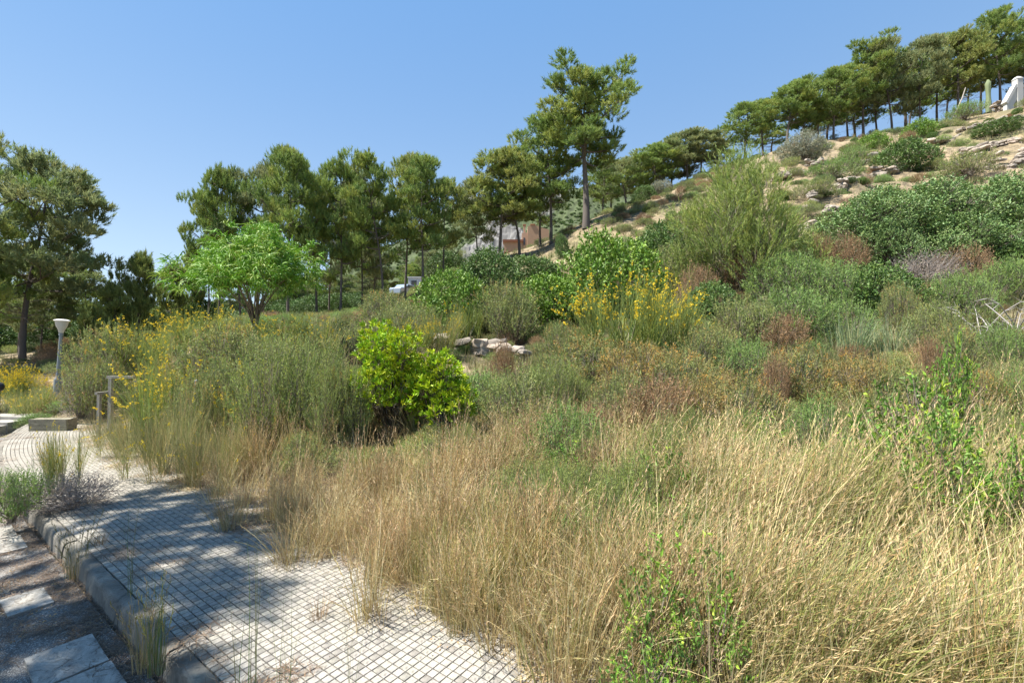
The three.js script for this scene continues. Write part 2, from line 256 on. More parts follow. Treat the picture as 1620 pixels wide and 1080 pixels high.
// ------------------------------------------------------------------ plant builders (each returns geometries in metres, base at the origin)
const BARK = [0.1, 0.085, 0.075], TWIG = [0.2, 0.17, 0.14];
function pineGeo(seed, o) {
  R = mulberry(seed);
  const tb = new GB(), cb = new GB(), H = o.h, lean = o.lean ?? [0, 0], N = 10, pts = [], ph = R() * 6;
  for (let k = 0; k <= N; k++) { const f = k / N; pts.push([lean[0] * f * f + Math.sin(f * 5 + ph) * 0.018 * H * f, f * H * 0.93, lean[1] * f * f + Math.cos(f * 4 + ph) * 0.018 * H * f]); }
  const r0 = o.r0 ?? H * 0.012;
  tube(tb, pts, r0 * 1.15, 0.02, BARK, 9, 0.75);
  const at = (f) => { const q = clamp(f, 0, 0.999) * N, i = Math.floor(q), e = q - i; return [0, 1, 2].map((c) => mix(pts[i][c], pts[i + 1][c], e)); };
  const lobes = [], limbs = o.limbs ?? 17;
  for (let k = 0; k < limbs; k++) {
    const g = (k + 0.3 + 0.5 * R()) / limbs, f = mix(o.cb, 0.985, g), a = k * 2.39996 + sg() * 0.5, b = at(f);
    const L = o.rad * (o.profile ? o.profile(g) : Math.sqrt(Math.max(0.05, 1 - Math.pow(g * 0.97, 2.0))) * (0.7 + 0.3 * sstep(0, 0.3, g))) * rr(0.75, 1.1);
    const rise = mix(0.2, 1.05, g) * L * rr(0.4, 1.0), lp2 = [];
    for (let q = 0; q <= 5; q++) { const e = q / 5; lp2.push([b[0] + Math.cos(a) * L * e + sg() * 0.05 * L * e, b[1] + rise * (0.35 * e + 0.65 * e * e) - 0.06 * L * Math.sin(e * 3.1), b[2] + Math.sin(a) * L * e + sg() * 0.05 * L * e]); }
    tube(tb, lp2, r0 * mix(0.42, 0.16, g) + 0.01, 0.012, BARK, 5);
    const n = 2 + Math.floor(R() * 2.4 + L / o.rad);
    for (let q = 0; q < n; q++) {
      const e = q === 0 ? 1 : rr(0.45, 1), i = Math.min(4, Math.floor(e * 5)), p = lp2[i + 1], rl = o.lobe * rr(0.62, 1.1), off = q ? 0.75 * rl : 0.1;
      const c = [p[0] + sg() * off * 1.3, p[1] + sg() * off * 0.7, p[2] + sg() * off * 1.3];
      lobes.push([c, rl]);
      if (q) tube(tb, [lp2[Math.max(1, i - 1)], [(p[0] + c[0]) / 2, (p[1] + c[1]) / 2 - 0.05, (p[2] + c[2]) / 2], c], 0.022, 0.008, BARK, 4);
    }
  }
  lobes.push([at(0.99), o.lobe * 0.9], [[at(0.97)[0] + 0.2, H * 0.96, at(0.97)[2]], o.lobe * 0.8]);
  const per = o.puffs ?? 30, nd = o.needles ?? 22, L = o.len ?? 0.23, W = o.wid ?? 0.042;
  for (const [c, rl] of lobes) {
    const tone = pick(o.pal);
    for (let k = 0; k < per * (rl / o.lobe) ** 1.6; k++) {
      const u = unit(); if (u[1] < -0.15) u[1] *= -0.7;
      const e = rl * (0.4 + 0.6 * Math.sqrt(R())), p = [c[0] + u[0] * e, c[1] + u[1] * e * 0.8, c[2] + u[2] * e], pd = norm([u[0] * 0.55, u[1] * 0.5 + 0.55, u[2] * 0.55]), cc = jit(tone, 0.16);
      for (let q = 0; q < nd; q++) {
        const d = norm([pd[0] + sg() * 0.75, pd[1] + sg() * 0.75, pd[2] + sg() * 0.75]), t = (R() - 0.6) * 0.3;
        needle(cb, [p[0] + pd[0] * t + sg() * 0.05, p[1] + pd[1] * t + sg() * 0.05, p[2] + pd[2] * t + sg() * 0.05], d, L * rr(0.65, 1.15), W, jit(cc, 0.12));
      }
    }
  }
  for (let k = 0; k < (o.dead ?? 14); k++) {                 // bare dead twigs below the crown
    const f = rr(0.3 * o.cb + 0.1, o.cb + 0.12), b = at(f), a = R() * 6.28, l = rr(0.5, 1.5), p = [b];
    for (let q = 1; q <= 3; q++) p.push([b[0] + Math.cos(a) * l * q / 3 + sg() * 0.08, b[1] + l * 0.12 * q * sg() + 0.06 * q, b[2] + Math.sin(a) * l * q / 3 + sg() * 0.08]);
    tube(tb, p, 0.02, 0.005, TWIG, 4);
    for (let q = 0; q < 4; q++) { const s = p[1 + q % 3], u = unit(); tube(tb, [s, [s[0] + u[0] * 0.3, s[1] + u[1] * 0.22, s[2] + u[2] * 0.3]], 0.008, 0.003, TWIG, 3); }
  }
  return { trunk: tb.build(true), crown: cb.build(), h: H, w: o.rad * 2 };
}
// shells of a lobed bush: points with an outward direction
function shell(o) {
  const lobes = [];
  for (let k = 0; k < o.lobes; k++) { const a = k * 2.4 + sg() * 0.6, q = Math.sqrt((k + 0.4) / o.lobes), rl = o.lobe * rr(0.75, 1.15), x = Math.cos(a) * q * (o.rx - rl * 0.8), z = Math.sin(a) * q * (o.rx - rl * 0.8); lobes.push([x, Math.max(o.low ?? 0.1, (o.h - rl) * (1 - 0.55 * q * q) * rr(o.hv ?? 0.66, 1)), z, rl]); }
  return { lobes, sample(deep) {
    for (let tries = 0; tries < 30; tries++) {
      const l = pick(lobes), u = unit(), e = l[3] * (deep ? rr(0.35, 0.8) : rr(0.82, 1.04)), p = [l[0] + u[0] * e, l[1] + u[1] * e, l[2] + u[2] * e];
      if (p[1] < (o.skirt ?? 0.03) || lobes.some((m) => m !== l && Math.hypot(p[0] - m[0], p[1] - m[1], p[2] - m[2]) < m[3] * (deep ? 0.45 : 0.8))) continue;
      return [p, u];
    }
    const l = pick(lobes); return [[l[0], l[1], l[2]], [0, 1, 0]];
  } };
}
function bushGeo(seed, o) {
  R = mulberry(seed);
  const fb = new GB(), sb = new GB(), sh = shell(o), UPK = o.up ?? 0.4, fl = o.flower ? new GB() : null;
  for (const l of sh.lobes) {
    const n = o.stems ?? 2;
    for (let k = 0; k < n; k++) { const e = [l[0] + sg() * l[3] * 0.5, l[1] + rr(-0.1, 0.5) * l[3], l[2] + sg() * l[3] * 0.5], m = [e[0] * 0.35 + sg() * 0.08, e[1] * 0.45, e[2] * 0.35 + sg() * 0.08]; tube(sb, [[sg() * 0.06, -0.05, sg() * 0.06], m, [mix(m[0], e[0], 0.6), mix(m[1], e[1], 0.6) + 0.04, mix(m[2], e[2], 0.6)], e], o.stemR ?? 0.018, 0.004, o.stemC ?? TWIG, 4); }
  }
  const deepN = Math.floor(o.shoots * (o.deep ?? 0.35));
  for (let k = 0; k < o.shoots + deepN; k++) {
    const deep = k >= o.shoots, [p, u] = sh.sample(deep), dir = norm([u[0] * 0.8 + sg() * 0.35, u[1] * 0.6 + UPK + sg() * 0.25, u[2] * 0.8 + sg() * 0.35]), sl = o.shoot * rr(0.6, 1.2) * (deep ? 0.8 : 1);
    const tone = deep ? pick(o.palIn ?? o.pal) : pick(o.pal), tip = !deep && o.palTip && R() < (o.tipShare ?? 0.5) ? pick(o.palTip) : null;
    if (o.twigs !== 0 && (o.twigs ?? 1) > R()) { const s = norm(cross(dir, unit())); ribbon(fb, [[p[0] - dir[0] * sl * 0.5, p[1] - dir[1] * sl * 0.5, p[2] - dir[2] * sl * 0.5], [p[0] + dir[0] * sl * 0.9, p[1] + dir[1] * sl * 0.9, p[2] + dir[2] * sl * 0.9]], o.twigW ?? 0.008, 0.002, jit(o.twigC ?? TWIG), s); }
    const c0 = jit(tone, o.vary ?? 0.2);
    for (let q = 0; q < o.per; q++) {
      const e = o.rosette ? 1 - 0.35 * R() * R() : (q + 0.5 * R()) / o.per, b = [p[0] + dir[0] * sl * e, p[1] + dir[1] * sl * e, p[2] + dir[2] * sl * e], rnd = unit(), oo = o.open ?? 0.9;
      const d = norm([dir[0] * (1 - oo * 0.4) + rnd[0] * oo, dir[1] * (1 - oo * 0.4) + rnd[1] * oo - (o.droop ?? 0), dir[2] * (1 - oo * 0.4) + rnd[2] * oo]);
      const c = tip && e > 0.45 ? jit(tip, 0.14) : jit(c0, 0.12), len = o.len * rr(0.65, 1.15);
      if (o.thin) needle(fb, b, d, len, o.wid, c);
      else if (o.curl) { const s = norm(cross(d, unit())), g = o.curl; ribbon(fb, [b, [b[0] + d[0] * len * 0.4, b[1] + d[1] * len * 0.4, b[2] + d[2] * len * 0.4], [b[0] + d[0] * len * 0.75, b[1] + d[1] * len * 0.75 - g * len * 0.12, b[2] + d[2] * len * 0.75], [b[0] + d[0] * len, b[1] + d[1] * len - g * len * 0.32, b[2] + d[2] * len]], o.wid, o.wid * 0.2, c, s); }
      else leaf(fb, b, d, len, o.wid, c);
    }
    if (fl && !deep && R() < o.flower) for (let q = 0; q < 7; q++) { const b = [p[0] + dir[0] * sl + sg() * 0.03, p[1] + dir[1] * sl + sg() * 0.03, p[2] + dir[2] * sl + sg() * 0.03]; leaf(fl, b, unit(), 0.022, 0.018, jit(o.flowerC, 0.1)); }
  }
  return { stem: sb.build(true), foliage: fb.build(), flower: fl && fl.p.length ? fl.build() : null, h: o.h, w: o.rx * 2 };
}
function broomGeo(seed, o) {                                 // rush-like green rods fanning from one base, pea flowers near the tips
  R = mulberry(seed);
  const fb = new GB(), fl = new GB(), sb = new GB();
  for (let k = 0; k < 9; k++) { const a = R() * 6.28, l = o.h * rr(0.3, 0.5), s = rr(0.15, 0.5); tube(sb, [[0, -0.04, 0], [Math.cos(a) * l * s * 0.4, l * 0.5, Math.sin(a) * l * s * 0.4], [Math.cos(a) * l * s, l, Math.sin(a) * l * s]], 0.014, 0.006, [0.2, 0.19, 0.12], 4); }
  const bases = []; for (let k = 0; k < 8; k++) { const a = R() * 6.28, q = Math.sqrt(R()) * 0.28 * o.h * (o.spread / 0.55); bases.push([Math.cos(a) * q, Math.sin(a) * q, rr(0.75, 1.08)]); }
  for (let k = 0; k < o.rods; k++) {
    const bs = pick(bases), a = Math.atan2(bs[1], bs[0]) + sg() * 2.2, sp = Math.pow(R(), 0.7) * o.spread * 0.75, b0 = o.h * rr(0.0, 0.3), f0 = b0 / o.h, b = [bs[0] + Math.cos(a) * f0 * sp * 0.6 * o.h + sg() * 0.05, b0, bs[1] + Math.sin(a) * f0 * sp * 0.6 * o.h + sg() * 0.05];
    const top = o.h * rr(0.62, 1.03) * bs[2] * (1 - 0.3 * sp * sp / (o.spread * o.spread)), ex = bs[0] + Math.cos(a) * sp * o.h, ez = bs[1] + Math.sin(a) * sp * o.h, dr = rr(0, o.droop ?? 0.25) * o.h * (0.3 + sp), pts = [];
    for (let q = 0; q <= 4; q++) { const e = q / 4; pts.push([mix(b[0], ex, e) + sg() * 0.02, mix(b0, top, e) - dr * e * e * e, mix(b[2], ez, e) + sg() * 0.02]); }
    const c = jit(pick(o.pal), 0.2), s = norm([Math.sin(a) + sg() * 0.4, 0, -Math.cos(a) + sg() * 0.4]);
    ribbon(fb, pts, o.wid ?? 0.007, 0.002, c, s);
    for (let q = 0; q < 2; q++) { const e = rr(0.4, 0.8), i = Math.floor(e * 4), p = pts[i], d = norm([ex * 0.5 + sg() * 0.4, o.h * 0.8, ez * 0.5 + sg() * 0.4]), l = o.h * rr(0.15, 0.3); ribbon(fb, [p, [p[0] + d[0] * l, p[1] + d[1] * l, p[2] + d[2] * l]], 0.005, 0.0015, c, s); }
    if (R() < o.flowers) {
      const n = 2 + Math.floor(R() * 5);
      for (let q = 0; q < n; q++) { const e = rr(0.72, 1), i = Math.min(3, Math.floor(e * 4)), t = e * 4 - i, p = [0, 1, 2].map((c) => mix(pts[i][c], pts[i + 1][c], t)); const c2 = jit(o.flowerC ?? [0.72, 0.54, 0.02], 0.12); for (let z = 0; z < 4; z++) leaf(fl, [p[0] + sg() * 0.012, p[1] + sg() * 0.012, p[2] + sg() * 0.012], unit(), 0.022, 0.019, c2); }
    }
  }
  return { stem: sb.build(true), foliage: fb.build(), flower: fl.p.length ? fl.build() : null, h: o.h, w: o.spread * o.h * 2 * 0.9 };
}
function tuftGeo(seed, o) {                                  // grass: arching blades from one base; seed heads on some culms
  R = mulberry(seed);
  const gb = new GB();
  for (let k = 0; k < o.n; k++) {
    const a = R() * 6.28, rad = o.base * Math.sqrt(R()), b = [Math.cos(a) * rad, -0.03, Math.sin(a) * rad], L = o.h * rr(0.45, 1.05), al = a + sg() * 0.9, sp = rr(0.05, 1) * o.spread;
    const vx = Math.cos(al) * sp + (o.lean ?? 0) * rr(0.4, 1.2), vz = Math.sin(al) * sp, S = 5, pts = [b]; let dir = norm([vx * 0.35, 1, vz * 0.35]), p = b;
    const bendk = rr(0.5, 1.4) * (o.arch ?? 0.3);
    for (let q = 0; q < S; q++) { p = [p[0] + dir[0] * L / S, p[1] + dir[1] * L / S, p[2] + dir[2] * L / S]; pts.push(p); dir = norm([dir[0] + vx * bendk + sg() * 0.05, dir[1] - bendk * 0.42 * (q / S) * 1.6, dir[2] + vz * bendk + sg() * 0.05]); }
    const c = jit(pick(o.pal), 0.2), s = norm([-Math.sin(al) + sg() * 0.5, sg() * 0.2, Math.cos(al) + sg() * 0.5]);
    ribbon(gb, pts, o.wid * rr(0.7, 1.2), 0.0008, c, s);
    if (R() < (o.heads ?? 0)) for (let q = 0; q < 9; q++) { const e = 3.1 + q * 0.2, i = Math.min(4, Math.floor(e)), t = e - i, z = [0, 1, 2].map((n) => mix(pts[i][n], pts[i + 1][n], t)); leaf(gb, z, norm([dir[0] + sg() * 0.45, dir[1] + 0.3 + sg() * 0.4, dir[2] + sg() * 0.45]), rr(0.025, 0.05), 0.0045, jit(o.headC ?? pick(o.pal), 0.15)); }
  }
  return gb.build();
}

// ------------------------------------------------------------------ placing plants
const protos = {};
function plantFrom(g, name, mats) {                          // a Group of named parts, not yet in the scene
  const o = new THREE.Group();
  for (const [n, geo, m] of mats) if (geo) { const q = part(n, geo, m, o); if (n === 'flower') q.userData.kind = 'stuff'; }
  o.userData.h = g.h; o.userData.w = g.w;
  return o;
}
function depthOf(px, row) {                                 // the nearest depth at which the ground is seen at this row
  for (let d = 3; d < 60; d += 0.1) if (HZ - (ground(Xof(px, d), d) - EYE) * F / d <= row) return d;
  return 60;
}
function plant(proto, name, label, category, group, px, top, d, wpx, o = {}) {
  if (o.base) d = depthOf(px, o.base);
  // base on the ground at this column and depth; the top reaches the given row; width in photograph pixels
  const x = Xof(px, d), y = ground(x, d) - (o.sink ?? 0.04), h = o.height ?? Math.max(0.25, Yof(top, d) - y), w = wpx ? wpx / F * d * Math.max(0.72, Math.cos(Math.atan((px - CX) / F))) : h * proto.userData.w / proto.userData.h;
  const g = proto.clone(); g.name = numbered(name); g.userData = {}; tag(g, label, category, group); scene.add(g);
  g.position.set(x, y, -d); g.scale.set(w / proto.userData.w, h / proto.userData.h, w / proto.userData.w); g.rotation.y = o.turn ?? R() * 6.28; if (name === 'pine_tree') { g.rotation.x = sg() * 0.035; g.rotation.z = sg() * 0.035; }
  return g;
}
const G_PINE = [[0.201, 0.283, 0.065], [0.23, 0.313, 0.071], [0.177, 0.26, 0.065], [0.266, 0.319, 0.071]], G_PINE_Y = [[0.299, 0.322, 0.086], [0.265, 0.305, 0.081], [0.23, 0.287, 0.075]], G_PINE_G = [[0.236, 0.277, 0.118], [0.212, 0.266, 0.106], [0.271, 0.301, 0.13]];
const pineProto = (seed, o) => { const g = pineGeo(seed, o); return plantFrom(g, 'pine_tree', [['trunk', g.trunk, M.wood], ['crown', g.crown, M.needle]]); };
const PINES = [
  pineProto(101, { h: 9, cb: 0.36, rad: 2.1, lobe: 0.78, pal: G_PINE, limbs: 20, puffs: 32 }),
  pineProto(102, { h: 9, cb: 0.42, rad: 1.8, lobe: 0.74, pal: G_PINE, limbs: 16, lean: [1.1, 0.3], puffs: 32 }),
  pineProto(103, { h: 9, cb: 0.32, rad: 2.2, lobe: 0.78, pal: G_PINE_G, limbs: 20, lean: [-0.7, 0.4], puffs: 30 }),
  pineProto(104, { h: 9, cb: 0.38, rad: 1.9, lobe: 0.78, pal: G_PINE_Y, limbs: 17, puffs: 32, lean: [0.3, 0.5] }),
  pineProto(105, { h: 9, cb: 0.5, rad: 1.4, lobe: 0.62, pal: G_PINE, limbs: 12, dead: 34, puffs: 24 }),
  pineProto(106, { h: 9, cb: 0.28, rad: 2.3, lobe: 0.85, pal: [...G_PINE, ...G_PINE_G], limbs: 20, puffs: 30, lean: [0.3, -0.8] }),
];
const bushProto = (g, leafM = M.leaf) => plantFrom(g, '', [['stem', g.stem, M.wood], ['foliage', g.foliage, leafM], ['flower', g.flower, M.petal]]);
const ORD = ['first', 'second', 'third', 'fourth', 'fifth', 'sixth', 'seventh', 'eighth', 'ninth', 'tenth', 'eleventh', 'twelfth', 'thirteenth', 'fourteenth', 'fifteenth', 'sixteenth', 'seventeenth', 'eighteenth', 'nineteenth', 'twentieth'];

// pines on the ridge, from the white stair leftwards: [column, top row, depth, prototype, width]
R = mulberry(301);
const ridge = [[1645, 18, 42, 0, 120], [1592, 14, 41, 0, 100], [1618, 60, 44, 2, 85], [1560, 52, 45, 3, 85], [1524, 38, 41, 3, 95], [1490, 50, 44, 0, 90], [1464, 56, 41, 2, 90], [1440, 72, 45, 4, 80], [1418, 58, 41, 2, 90], [1394, 100, 44, 0, 75], [1372, 72, 42, 1, 80], [1347, 118, 45, 3, 70], [1324, 106, 41, 0, 85], [1300, 124, 44, 2, 70], [1275, 126, 42, 0, 75], [1250, 122, 41, 1, 80], [1211, 150, 43, 4, 50], [1182, 162, 41, 0, 80], [1140, 226, 44, 4, 50], [1112, 210, 42, 2, 70]];
ridge.forEach(([px, top, d, k, w], n) => plant(PINES[k], 'pine_tree', [k === 3 ? 'yellowish pine' : k === 2 ? 'grey-green pine' : k === 4 ? 'thin half-bare pine' : 'dark green pine'] + ` on the ridge, ${ORD[n]} leftwards from the white stair`, 'tree', 'pines on the right ridge', px, top, d, w));
const behindRidge = [[1540, 90, 49, 4, 70], [1505, 100, 50, 4, 60], [1445, 115, 49, 1, 70], [1358, 145, 49, 4, 70], [1312, 160, 50, 4, 70], [1225, 192, 50, 4, 50]];
behindRidge.forEach(([px, top, d, k, w], n) => plant(PINES[k], 'pine_tree', `lower pine in the ridge back row, ${ORD[n]} leftwards from the white stair`, 'tree', 'back row of ridge pines', px, top, d, w));
// pines on the slope between the ridge and the tall pine
[[1090, 210, 42, 2, 80], [1064, 214, 44, 5, 75], [1040, 234, 42, 0, 80], [1016, 240, 45, 2, 70], [992, 252, 42, 5, 75], [968, 256, 46, 0, 70]].forEach(([px, top, d, k, w], n) => plant(PINES[k], 'pine_tree', `${n % 2 ? 'dim green' : 'grey-green'} pine between the tall pine and the ridge, ${ORD[n]} from the ridge`, 'tree', 'pines beside the tall pine', px, top, d, w));
// the tall pine with its forked crown
{
  const g = pineGeo(140, { h: 11, cb: 0.46, rad: 2.9, lobe: 0.72, pal: G_PINE, limbs: 26, r0: 0.2, puffs: 38, profile: (g) => (g < 0.25 ? 0.55 + g : 0.95 - 0.35 * Math.pow(g, 3)) * (0.75 + 0.25 * Math.sin(g * 19)), dead: 6 });
  plant(plantFrom(g, '', [['trunk', g.trunk, M.wood], ['crown', g.crown, M.needle]]), 'pine_tree', 'tallest pine, standing clear against the sky above the peach house', 'tree', undefined, 928, 106, 30, 172, { turn: 0.6 });
}
[[872, 188, 33, 0, 105, 'dense pine whose crown overlaps the left of the tallest pine'], [790, 236, 31, 3, 100, 'rounded pine standing left of the peach house'], [822, 262, 32, 1, 80, 'leaning pine whose trunk slants across the peach house'], [755, 285, 33, 2, 60, 'small pine at the left end of the clump by the peach house'], [855, 250, 36, 5, 80, 'dark pine behind the clump by the peach house'], [955, 252, 37, 5, 60, 'dark pine seen behind the trunk of the tallest pine']].forEach(([px, top, d, k, w, l]) => plant(PINES[k], 'pine_tree', l, 'tree', 'pines by the peach house', px, top, d, w));
// the clump left of the middle
const clump = [[700, 282, 30, 3, 60], [668, 250, 27, 0, 85], [640, 242, 29, 3, 75], [606, 250, 27, 1, 75], [572, 268, 30, 2, 65], [538, 254, 27, 0, 85], [500, 268, 29, 1, 70], [455, 234, 26, 0, 105], [415, 258, 29, 2, 80], [380, 272, 28, 5, 80], [345, 272, 27, 0, 75], [328, 305, 29, 1, 60], [590, 310, 36, 5, 70], [520, 310, 36, 5, 70]];
clump.forEach(([px, top, d, k, w], n) => plant(PINES[k], 'pine_tree', n < 12 ? `${k === 3 ? 'light green' : k === 2 ? 'grey-green' : 'green'} pine in the middle clump, ${ORD[n]} counted leftwards from its right edge` : `lower pine at the back of the middle clump, ${ORD[n - 12]} from its right edge`, 'tree', 'pines of the middle clump', px, top, d, w));
// left edge
const OLD = pineProto(160, { h: 9, cb: 0.34, rad: 4.2, lobe: 0.85, pal: [...G_PINE, [0.23, 0.26, 0.06]], limbs: 34, r0: 0.2, puffs: 40, len: 0.18, wid: 0.03, needles: 26, profile: (g) => 0.5 + 0.5 * Math.sqrt(Math.max(0, 1 - g * g)), dead: 20 });
plant(OLD, 'pine_tree', 'large spreading pine at the left edge with long open limbs', 'tree', undefined, -80, 275, 19, 330, { turn: 2.6 });
[[35, 232, 21, 2, 250], [30, 395, 25, 5, 130], [95, 400, 27, 5, 120], [140, 430, 25, 5, 90], [-30, 380, 27, 5, 140], [65, 440, 23, 2, 90]].forEach(([px, top, d, k, w], n) => plant(PINES[k], 'pine_tree', n ? `pine in the thicket under the large left pine, ${ORD[n - 1]} of five` : 'full crowned pine just behind the large pine at the left edge', 'tree', 'pines behind the street lamp', px, top, d, w));
const YOUNG = pineProto(161, { h: 4, cb: 0.12, rad: 1.5, lobe: 0.5, pal: [[0.19, 0.24, 0.06], [0.21, 0.26, 0.07]], limbs: 18, puffs: 22, profile: (g) => 1.05 - 0.85 * g, dead: 0, len: 0.2, r0: 0.06 });
[[218, 404, 24, 80, 'young cone-shaped pine in the gap left of the wattle'], [270, 420, 27, 70, 'young pine close behind the left of the wattle'], [180, 450, 22, 70, 'low young pine right of the street lamp'], [305, 396, 32, 60, 'young pine at the foot of the middle clump behind the wattle'], [140, 478, 20, 60, 'small young pine directly behind the street lamp']].forEach(([px, top, d, w, l]) => plant(YOUNG, 'pine_tree', l, 'tree', 'young pines on the left', px, top, d, w));
// pines across the road behind the camera's left shoulder: their crowns shade the pavement
R = mulberry(315);
{
  const g = pineGeo(316, { h: 10.6, cb: 0.66, rad: 2.6, lobe: 0.72, pal: G_PINE, limbs: 14, r0: 0.2, puffs: 22, dead: 4 }), x = -8.2, d = 2.0;
  const o = plantFrom(g, '', [['trunk', g.trunk, M.wood], ['crown', g.crown, M.needle]]); o.name = numbered('pine_tree'); o.userData = {}; tag(o, 'roadside pine out of view whose crown dapples the pavement', 'tree'); o.position.set(x, ground(x, d) - 0.05, -d); scene.add(o);
}

// ---- shrub prototypes
const LENT = [[0.111, 0.2, 0.045], [0.133, 0.23, 0.052], [0.097, 0.171, 0.045], [0.164, 0.253, 0.067]], LENT_L = [[0.176, 0.297, 0.041], [0.216, 0.351, 0.047], [0.149, 0.27, 0.041]], LENT_B = [[0.205, 0.318, 0.106], [0.242, 0.355, 0.13], [0.176, 0.28, 0.089], [0.149, 0.242, 0.073]];
const OLIVE = [[0.232, 0.286, 0.078], [0.262, 0.312, 0.092], [0.185, 0.25, 0.07], [0.277, 0.294, 0.092]], GREENH = [[0.194, 0.304, 0.065], [0.227, 0.34, 0.082], [0.162, 0.268, 0.065]], ORANGE = [[0.405, 0.27, 0.081], [0.351, 0.27, 0.081], [0.27, 0.243, 0.074], [0.23, 0.243, 0.068]], BROWN = [[0.297, 0.189, 0.097], [0.356, 0.23, 0.124], [0.253, 0.162, 0.092]], GREY = [[0.324, 0.338, 0.243], [0.27, 0.297, 0.216], [0.378, 0.378, 0.284]];
const leafy = (seed, pal, o = {}) => bushProto(bushGeo(seed, { rx: 1.2, h: 1.7, lobes: 13, lobe: 0.5, shoots: 1000, per: 7, len: 0.1, wid: 0.046, shoot: 0.2, pal, up: 0.35, deep: 0.4, ...o }), M.gloss);
const B = {
  lentA: leafy(401, LENT), lentB: leafy(402, LENT, { lobes: 9, lobe: 0.58 }), lightA: leafy(403, LENT_L, {}), lightB: leafy(404, LENT_L, { lobes: 17, lobe: 0.44 }), blueA: leafy(405, LENT_B, { lobes: 18, lobe: 0.42, shoots: 2000, per: 8, len: 0.06, wid: 0.03, lobe: 0.36 }), blueB: leafy(406, LENT_B, { shoots: 2000, per: 8, len: 0.06, wid: 0.03, lobe: 0.36 }),
  greyA: leafy(407, GREY, { len: 0.11, wid: 0.03 }),
};
const heath = (seed, pal, o = {}) => bushProto(bushGeo(seed, { rx: 0.7, h: 0.8, lobes: 11, lobe: 0.25, shoots: 620, per: 8, len: 0.06, wid: 0.014, shoot: 0.22, pal, up: 0.9, deep: 0.3, thin: true, open: 0.8, twigs: 1, twigW: 0.008, ...o }), M.needle);
Object.assign(B, {
  oliveA: heath(420, OLIVE), oliveB: heath(421, OLIVE, { lobes: 7, lobe: 0.3, palTip: ORANGE, tipShare: 0.35 }), greenA: heath(422, GREENH), greenB: heath(423, GREENH, { lobes: 8, lobe: 0.3 }), orangeA: heath(424, OLIVE, { palTip: ORANGE, tipShare: 0.8, flower: 0.12, flowerC: [0.5, 0.26, 0.05] }), orangeB: heath(425, ORANGE, { flower: 0.1, flowerC: [0.5, 0.3, 0.06] }),
  brownA: heath(426, BROWN, { per: 6, shoots: 650, twigC: [0.26, 0.18, 0.1] }), brownB: heath(427, BROWN, { lobes: 6, lobe: 0.33, per: 5, shoots: 700, twigC: [0.28, 0.2, 0.12] }), greyT: heath(428, [[0.24, 0.2, 0.17], [0.3, 0.26, 0.22]], { per: 3, shoots: 600, shoot: 0.32, up: 0.3, twigC: [0.3, 0.26, 0.24], twigW: 0.008 }),
  dillA: heath(429, [[0.24, 0.3, 0.07], [0.27, 0.32, 0.08], [0.2, 0.27, 0.065]], { shoots: 620, per: 12, len: 0.07, wid: 0.009, shoot: 0.32, up: 1.3 }),
});
const BR_G = [[0.21, 0.259, 0.063], [0.264, 0.292, 0.063], [0.175, 0.244, 0.074]], BR_D = [[0.416, 0.342, 0.149], [0.297, 0.283, 0.119], [0.223, 0.253, 0.089]];
const broomP = (seed, o) => bushProto(broomGeo(seed, { h: 1.5, rods: 380, spread: 0.6, flowers: 0.3, pal: BR_G, wid: 0.011, ...o }), M.grass);
Object.assign(B, { broomA: broomP(440, { flowers: 0.42 }), broomB: broomP(441, { flowers: 0.3 }), broomC: broomP(442, { flowers: 0.14, pal: [...BR_G, ...BR_D] }), broomD: broomP(443, { flowers: 0.03, pal: BR_D, spread: 0.95, rods: 800, wid: 0.007, droop: 0.7 }), broomY: broomP(444, { flowers: 1, rods: 520, spread: 0.8 }), rush: broomP(445, { flowers: 0, spread: 0.3, rods: 260 }) });
R = mulberry(500);
const bush = (k, name, label, px, top, d, w, o) => plant(B[k], name, label, 'shrub', o?.group, px, top, d, w, o);
// evergreen shrubs in the middle distance
bush('lightA', 'evergreen_shrub', 'large fresh green rounded shrub below the tallest pine', 965, 362, 0, 170, { base: 508 });
bush('lightB', 'evergreen_shrub', 'fresh green shrub stepping down behind the left of the yellow broom', 872, 424, 0, 135, { base: 520 });
bush('lightB', 'evergreen_shrub', 'small fresh green shrub topping the right end of the large rounded one', 1010, 372, 0, 80, { base: 440 });
bush('lentA', 'evergreen_shrub', 'dark green shrub straight below the peach house', 775, 384, 0, 100, { base: 470 });
bush('lightA', 'evergreen_shrub', 'mid green shrub right of the small white building', 716, 418, 0, 120, { base: 522 });
bush('lentB', 'evergreen_shrub', 'dull green shrub between the peach house and the fresh green shrub', 835, 398, 0, 100, { base: 455 });
bush('oliveB', 'heath_shrub', 'reddish brown tipped scrub bush behind the ruined stone wall', 800, 448, 0, 110, { base: 535 });
bush('lentB', 'evergreen_shrub', 'dark upright shrub just below the peach house corner', 889, 366, 26, 24);
bush('lentA', 'evergreen_shrub', 'pale dull shrub right of the fresh green shrub, below the slope pines', 1050, 345, 0, 110, { base: 425 });
bush('oliveA', 'heath_shrub', 'olive bush on the slope between fresh green shrub and young pine', 1075, 385, 0, 100, { base: 460 });
bush('lentA', 'evergreen_shrub', 'small dark glossy shrub at the right of the yellow broom', 1132, 440, 0, 90, { base: 508 });
